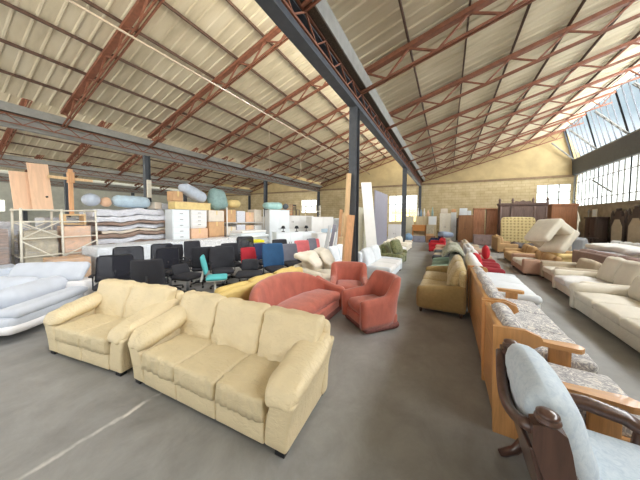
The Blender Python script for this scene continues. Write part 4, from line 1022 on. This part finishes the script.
for k, (p, lab) in enumerate((((-8.7, 11.4, 1.25), 'dark desk telephone, left one on the low white cabinet'), ((-8.2, 12.1, 1.25), 'dark plant shaped lamp in the middle of the low white cabinet'), ((-7.9, 12.75, 1.25), 'dark small lamp at the right of the low white cabinet'))):
    t = T('desk_lamp', lab if k else 'dark small lamp at the left of the low white cabinet', 'lamp', p, 40); P('lamp_base', lathe((0, 0, 0), [(.11, 0), (.1, .03), (.025, .05), (.02, .2)], 10), BLACKP, t); P('lamp_shade', lathe((0, 0, .2), [(.14, 0), (.08, .16), (.07, .17)], 12), BLACKP, t)
boxthing('carton', 'pale blue carton on the white cabinet behind the pink chair', 'box', -6.9, -6.3, 12.9, 13.6, 1.215, 1.43, BLUEBAG, False)
# jumble of upturned chairs over the long cabinets
def wood_chair(label, loc, rz, mat, flip=False, group='upturned chairs'):
    t = T('wooden_chair', label, 'chair', loc, rz, group)
    for sx in (-1, 1):
        P('leg', bx(sx * .19 - .02, sx * .19 + .02, -.2, -.16, 0, .44), mat, t); P('back_leg', bx(sx * .19 - .02, sx * .19 + .02, .16, .2, 0, .9), mat, t)
    P('seat', soft((0, 0, .455), (.44, .44, .04), .015, .2), mat, t); P('back_slat', bx(-.19, .19, .165, .19, .76, .88), mat, t); P('back_slat', bx(-.19, .19, .165, .19, .58, .66), mat, t)
    if flip: t.rotation_euler = (R(180), 0, R(rz)); t.location.z += .9
    return t
for k, (x, y, mt, f_, lab) in enumerate(((-10.9, 15.0, OAKR, True, 'upturned reddish chair at the left on the long white cabinets'), (-10.9, 16.0, BLACKW, False, 'dark wooden chair in the middle on the long white cabinets'), (-10.9, 17.1, PALEW, True, 'upturned pale chair at the right on the long white cabinets'), (-9.0, 16.2, WPAINT, True, 'upturned white chair on the white cube cabinet'))):
    wood_chair(lab, (x, y, 2.3 if k < 3 else 2.2), 60 + 25 * k, mt, f_)
# white pallets further back on the left
for k, (x0, x1, y0, y1, h, mt, lab) in enumerate((
   (-15.2, -13.8, .8, 2.6, 1.9, FILM, 'cloudy wrapped load behind the scaffold'), (-15.5, -14.25, 3.0, 5.0, 2.05, FILM, 'cloudy wrapped load behind the flat packs'),
   (-14.9, -13.9, 7.0, 8.8, 2.2, CARDW, 'pale wrapped load behind the white drawer units'), (-14.8, -13.4, 9.6, 12.2, 2.1, FILM, 'grey wrapped load behind the open rack'),
   (-14.6, -13.2, 13.6, 16.4, 2.2, CARDW, 'pale wrapped load behind the tall white wardrobe'), (-14.4, -12.6, 18.2, 21.2, 2.3, FILM, 'cloudy wrapped load behind the long white cabinets'),
   (-9.6, -7.6, 19.2, 21.6, 2.1, SHEETB, 'white sheeted load behind the white cube cabinet'), (-7.2, -5.6, 16.6, 18.6, 1.7, SHEET, 'white sheeted load left of the leaning timber'))):
    wrapped_block(lab, x0, x1, y0, y1, 0, h, CLEARF, mt, 'wrapped_pallet')

# ------------------------------------------------------------------ timber, boards and partition around the near column
def plank(name, lab, cat, p, q, w, th, mat, up=(.7, -.7, 0), group=None):
    """a board from foot p to head q"""
    o = T1(name, bar((0, 0, 0), Vector(q) - Vector(p), w, th, up), mat, lab, cat, p, group=group, smooth=False); return o
plank('plank', 'tall raw timber plank reaching high up the near steel column', 'plank', (-2.80, 6.7, 0), (-2.75, 6.95, 3.5), .15, .04, PLANK, (.4, -.9, 0))
plank('plank', 'wide orange timber plank leaning at the near steel column', 'plank', (-2.66, 6.5, 0), (-2.62, 6.86, 2.2), .22, .04, PLANKO, (.4, -.9, 0))
for k, (dx, h, mt, lab) in enumerate(((0, 2.5, PLANKO, 'first'), (.16, 2.35, PLANK, 'second'), (.32, 2.55, PLANKO, 'third'), (.46, 2.2, PLANK, 'fourth'), (.62, 2.6, PLANKO, 'fifth'))):
    plank('plank', 'narrow raw timber board, %s from the left in the leaning bunch' % lab, 'plank', (-4.75 + dx, 10.6 + .11 * k, 0), (-4.35 + dx * .7, 10.1 + .13 * k, h), .15, .035, mt, (.41, -.91, 0), group='leaning timber boards')
plank('plank', 'short pale board in front of the leaning bunch of timber', 'plank', (-4.45, 10.2, 0), (-4.2, 9.9, 1.25), .34, .05, PLANK)
for k, (dx, h, lab) in enumerate(((0, 1.7, 'left'), (.28, 1.75, 'middle'), (.55, 1.6, 'right'))):
    plank('metal_pole', 'white boxed pole leaning beside the timber bunch, %s one of three' % lab, 'pole', (-6.0 + dx, 11.6, 0), (-5.7 + dx, 11.7, h), .16, .1, WHITEB if k != 1 else GREYP, group='leaning white poles')
plank('white_board', 'tall white board leaning between the column and the grey partition', 'board', (-3.75, 13.3, 0), (-4.35, 13.8, 4.25), .62, .05, WHITEP, (.55, -.8, 0))
plank('board', 'pale grey green board, left of two behind the near column', 'board', (-4.85, 14.0, 0), (-4.85, 14.4, 2.8), .5, .05, PALEG); plank('board', 'pale grey green board, right of two behind the near column', 'board', (-4.35, 14.2, 0), (-4.45, 14.5, 2.5), .5, .05, PALEG)
t = T('partition_panel', 'tall grey freestanding partition panel beyond the white board', 'panel', (-4.55, 18.4, 0), 0)
P('panel', bx(-.04, .04, -1.9, 1.9, .05, 4.1), GREYP, t, False); P('foot', bx(-.4, .4, -1.7, -1.6, 0, .05), STEELD, t, False); P('foot', bx(-.4, .4, 1.6, 1.7, 0, .05), STEELD, t, False)
t = T('door_frame', 'pale timber frame standing behind the leaning boards', 'frame', (-6.0, 15.2, 0), 30)
for (a, b_, z0, z1) in ((-.5, -.4, 0, 2.4), (.4, .5, 0, 2.4), (-.5, .5, 2.3, 2.4)): P('rail', bx(a, b_, -.05, .05, z0, z1), PALEW, t, False)
#@@PART5
# ------------------------------------------------------------------ furniture along the back wall
cabinet('cabinet', 'white cabinet stacked with paler boxes past the grey partition', 'cabinet', (-4.0, 21.2, 0), 0, 1.1, .6, 1.6, WHITEP, 2, inset=False)
cabinet('cabinet', 'beige tall cabinet under the centre back window', 'cabinet', (-3.55, 25.6, 0), 0, 1.0, .6, 2.35, PALEG, 1, inset=False)
cabinet('cabinet', 'wide pale cabinet under the right edge of the centre window', 'cabinet', (-1.9, 26.2, 0), 0, 1.9, .6, 2.35, PALEW, 3, inset=False)
cabinet('wardrobe', 'cream wardrobe left of the dark display shelf', 'wardrobe', (-.2, 26.0, 0), 0, .95, .6, 2.65, WPAINT, 2, inset=False)
cabinet('wardrobe', 'pale green grey wardrobe right of the cream wardrobe', 'wardrobe', (.52, 26.4, 0), 0, .45, .55, 2.75, WHITEB, 1, inset=False)
T1('globe_lamp', lathe((0, 0, 0), [(.1, 0), (.26, .1), (.36, .3), (.38, .42), (.34, .58), (.22, .72), (.08, .8)], 16), BULB, 'bluish round globe standing before the beige cabinet', 'globe', (-3.05, 22.4, 0))
t = T('desk', 'orange wooden desk with shelf in the far aisle end', 'desk', (-2.35, 24.2, 0))
for s in (-1, 1): P('side', bx(s * .55 - .03, s * .55 + .03, -.3, .3, 0, 1.45), ORANGEW, t, False)
P('top', bx(-.6, .6, -.35, .32, 1.45, 1.52), ORANGEW, t, False); P('front_panel', bx(-.55, .55, -.3, -.27, .95, 1.44), ORANGEW, t, False); P('shelf', bx(-.55, .55, -.28, .3, .5, .55), PALEW, t, False); P('back_panel', bx(-.55, .55, .27, .3, 0, 1.44), PALEW, t, False)
for k, (z0, z1, mt) in enumerate(((0, .72, CARD), (.73, 1.5, FILMG))): boxthing('carton', ('lower brown carton right of the orange desk', 'upper sandy carton right of the orange desk')[k], 'box', -1.7, -1.1, 23.8, 24.4, z0, z1, mt)
cabinet('cabinet', 'low grey cabinet in front of the orange desk', 'cabinet', (-2.2, 22.9, 0), 0, 1.0, .5, .55, GREYP, 2, inset=False)
boxthing('carton', 'small brown crate right of the low grey cabinet', 'box', -1.6, -.9, 22.7, 23.2, 0, .6, OAK, False)
t = T('picture_frame', 'white framed board leaning on the wide pale cabinet', 'picture', (-1.3, 25.6, 1.52)); P('frame', bx(-.36, .36, -.02, .02, 0, .84), WHITEP, t, False); P('sheet', bx(-.31, .31, -.026, -.02, .05, .79, .001), WHITEB, t, False)
t = T('stool', 'stool carrying the white framed board', 'stool', (-1.3, 25.62, 0)); P('seat', bx(-.3, .3, -.2, .2, 1.47, 1.52), PALEW, t)
for sx in (-1, 1):
    for sy in (-1, 1): P('leg', bx(sx * .26 - .025, sx * .26 + .025, sy * .16 - .025, sy * .16 + .025, 0, 1.47), PALEW, t)
prev = None
for k, (x, h, r_, mt, lab) in enumerate(((-2.7, .85, .1, WHITEP, 'tall white vase'), (-2.4, .7, .12, BULB, 'blue grey vase'), (-2.1, .8, .1, WHITEP, 'slim white vase'), (-1.75, .6, .16, CARDP, 'round peach pot'), (-1.35, .9, .11, GREENBAG, 'sea green bottle vase'))):
    T1('vase', lathe((0, 0, 0), [(r_ * .7, 0), (r_, h * .25), (r_ * .9, h * .5), (r_ * .4, h * .8), (r_ * .5, h)], 12), mt, '%s on top of the wide pale cabinet' % lab, 'vase', (x, 26.2, 2.35), group='vases on the pale cabinet')
boxthing('carton', 'peach box on top of the cream wardrobe', 'box', -.6, .0, 25.8, 26.3, 2.665, 3.11, CARDW, False); boxthing('carton', 'orange box on top of the pale green grey wardrobe', 'box', .32, .7, 26.2, 26.6, 2.765, 3.06, PLANKO, False)
# dark narrow display shelf
t = T('display_shelf', 'narrow dark display shelf left of the brown panel wardrobe', 'shelf', (1.06, 26.75, 0))
for s in (-1, 1): P('side', bx(s * .25 - .03, s * .25 + .03, -.2, .2, 0, 2.2), BLACKW, t, False)
for z in (.1, .75, 1.4, 2.15): P('shelf', bx(-.25, .25, -.2, .2, z, z + .04), BLACKW, t, False)
P('back', bx(-.25, .25, .17, .2, 0, 2.2), OAKR, t, False)
cabinet('wardrobe', 'plain brown wardrobe carrying two white boxes', 'wardrobe', (1.45, 25.2, 0), 0, 1.15, .6, 2.45, OAK, 2, inset=False)
boxthing('carton', 'larger white box on the plain brown wardrobe', 'box', .95, 1.55, 25.0, 25.4, 2.465, 3.09, WHITEB, False); boxthing('carton', 'smaller white box right of the larger one on the brown wardrobe', 'box', 1.58, 1.85, 25.0, 25.4, 2.465, 2.86, WHITEB, False)
cabinet('wardrobe', 'reddish walnut wardrobe, left of the matching pair', 'wardrobe', (2.45, 25.3, 0), 0, .82, .6, 3.08, OAKR, 1, plinth=.1, cornice=.1, group='walnut wardrobes')
cabinet('wardrobe', 'reddish walnut wardrobe, right of the matching pair', 'wardrobe', (3.42, 25.3, 0), 0, .82, .6, 3.05, OAKR, 1, plinth=.1, cornice=.1, group='walnut wardrobes')
cabinet('sideboard', 'low greyish rose sideboard under the walnut wardrobes', 'sideboard', (2.75, 23.0, 0), 0, 1.7, .5, .85, MAUVE, 3, inset=False)
# big dark carved wardrobe with finials
t = cabinet('wardrobe', 'huge dark carved wardrobe with turned finials behind the quilted mattress', 'wardrobe', (5.15, 24.15, 0), 0, 2.9, .8, 3.4, DARKW, 4, plinth=.2, cornice=.22)
for x in (-1.45, -.62, .62, 1.45): P('finial', lathe((x, -.36, 3.4), [(.05, 0), (.09, .06), (.05, .12), (.1, .2), (.07, .3), (.02, .4)], 10), DARKW, t)
P('pediment', prism([(-.55, 3.4), (-.45, 3.56), (-.2, 3.5), (0, 3.62), (.2, 3.5), (.45, 3.56), (.55, 3.4)], 1, -.4, -.3), DARKW, t, False)
for x in (-1.38, -.7, .7, 1.38): P('pilaster', tube([(x, -.42, .2), (x, -.42, 3.15)], .06, 8), DARKW, t)
t = T('quilted_mattress', 'buttoned yellow mattress standing upright against the dark carved wardrobe', 'mattress', (4.62, 22.3, 0)); t.rotation_euler = (R(-6), 0, 0)
P('mattress', soft((0, 0, 1.15), (2.0, .2, 2.25), .08, .12, (.02, .04, .02), .0, fn=lambda x, y, z: (x * (1 - .09 * max(0, (z / 1.12 - .82) / .18) ** 2), y, z)), QUILT, t)
for i in range(7):
    for j in range(8): P('tuft_button', soft((-.84 + .28 * i, -.135 + .012 * abs(i - 3), .2 + .27 * j), (.035, .03, .035), .012, .1), OAK, t)
cabinet('wardrobe', 'brown bow topped wardrobe right of the dark carved one', 'wardrobe', (7.6, 24.5, 0), 10, 1.5, .75, 3.3, OAKR, 2, plinth=.12, cornice=.18)
T1('fur_heap', soft((0, 0, .2), (1.4, .7, .5), .2, .1, (.05, .05, .05), .12, 3), BLACKW, 'dark heap of loose chair parts at the foot of the quilted mattress', 'heap', (4.55, 21.15, 0))
# along the right wall
def headboard(label, y, w, h, z0):
    t = T('headboard', label, 'headboard', (9.15, y, 0), -90, 'dark carved headboards')
    out = [(-w / 2, 0), (-w / 2, h * .72), (-w / 2 + .06, h * .86), (-w * .28, h * .84), (-w * .2, h * .95), (0, h), (w * .2, h * .95), (w * .28, h * .84), (w / 2 - .06, h * .86), (w / 2, h * .72), (w / 2, 0)]
    inn = [(-w / 2 + .16, 0), (-w / 2 + .16, h * .62), (-w * .16, h * .78), (w * .16, h * .78), (w / 2 - .16, h * .62), (w / 2 - .16, 0)]
    n = len(out)
    P('frame', prism(out, 1, -.06, .06), BLACKW, t, False); P('panel', prism(inn, 1, -.085, -.055), GREIGE, t, False)
    for s in (-1, 1): P('post', lathe((s * w / 2, 0, 0), [(.07, 0), (.07, h * .7), (.1, h * .75), (.05, h * .82), (.08, h * .9), (.02, h * .98)], 10), BLACKW, t)
    P('crest', soft((0, -.02, h), (.4, .12, .16), .05, .1), BLACKW, t)
headboard('dark carved headboard leaning on the concrete wall, left of two', 21.2, 1.3, 2.75, 0)
headboard('dark carved headboard leaning on the concrete wall, right of two', 19.6, 1.4, 2.85, 0)
cabinet('sideboard', 'dark tall sideboard against the concrete wall left of the headboards', 'sideboard', (8.85, 22.9, 0), -90, 1.3, .6, 2.3, BLACKW, 2, plinth=.08, cornice=.1)
t = T('picture_frame', 'small white framed picture on the dark tall sideboard', 'picture', (8.95, 23.4, 2.3), -90); P('frame', bx(-.28, .28, -.02, .02, 0, .56), WPAINT, t, False); P('sheet', bx(-.22, .22, -.026, -.02, .06, .5, .001), WHITEB, t, False)
t = T('bed_rails', 'pale metal bed frame propped on end against the concrete wall', 'bed frame', (9.1, 24.5, 0), -90)
for s in (-1, 1): P('rail', tube([(s * .35, 0, 0), (s * .35, .1, 2.9)], .04, 8), STEELG, t)
for z in (.3, .9, 1.5, 2.1, 2.7): P('crossbar', tube([(-.35, .0, z), (.35, .0, z)], .03, 6), STEELG, t)
T1('board', bx(-.5, .5, -.03, .03, 0, 2.6), PALEG, 'grey green board against the wall in the far right corner', 'board', (9.0, 26.5, 0), 90, smooth=False)
t = T('round_table', 'small dark table carrying a cream pot left of the headboards', 'table', (8.3, 21.95, 0)); P('top', lathe((0, 0, .9), [(.3, 0), (.32, .02), (.3, .04)], 16), BLACKW, t); P('stem', tube([(0, 0, 0), (0, 0, .9)], .05, 8), BLACKW, t)
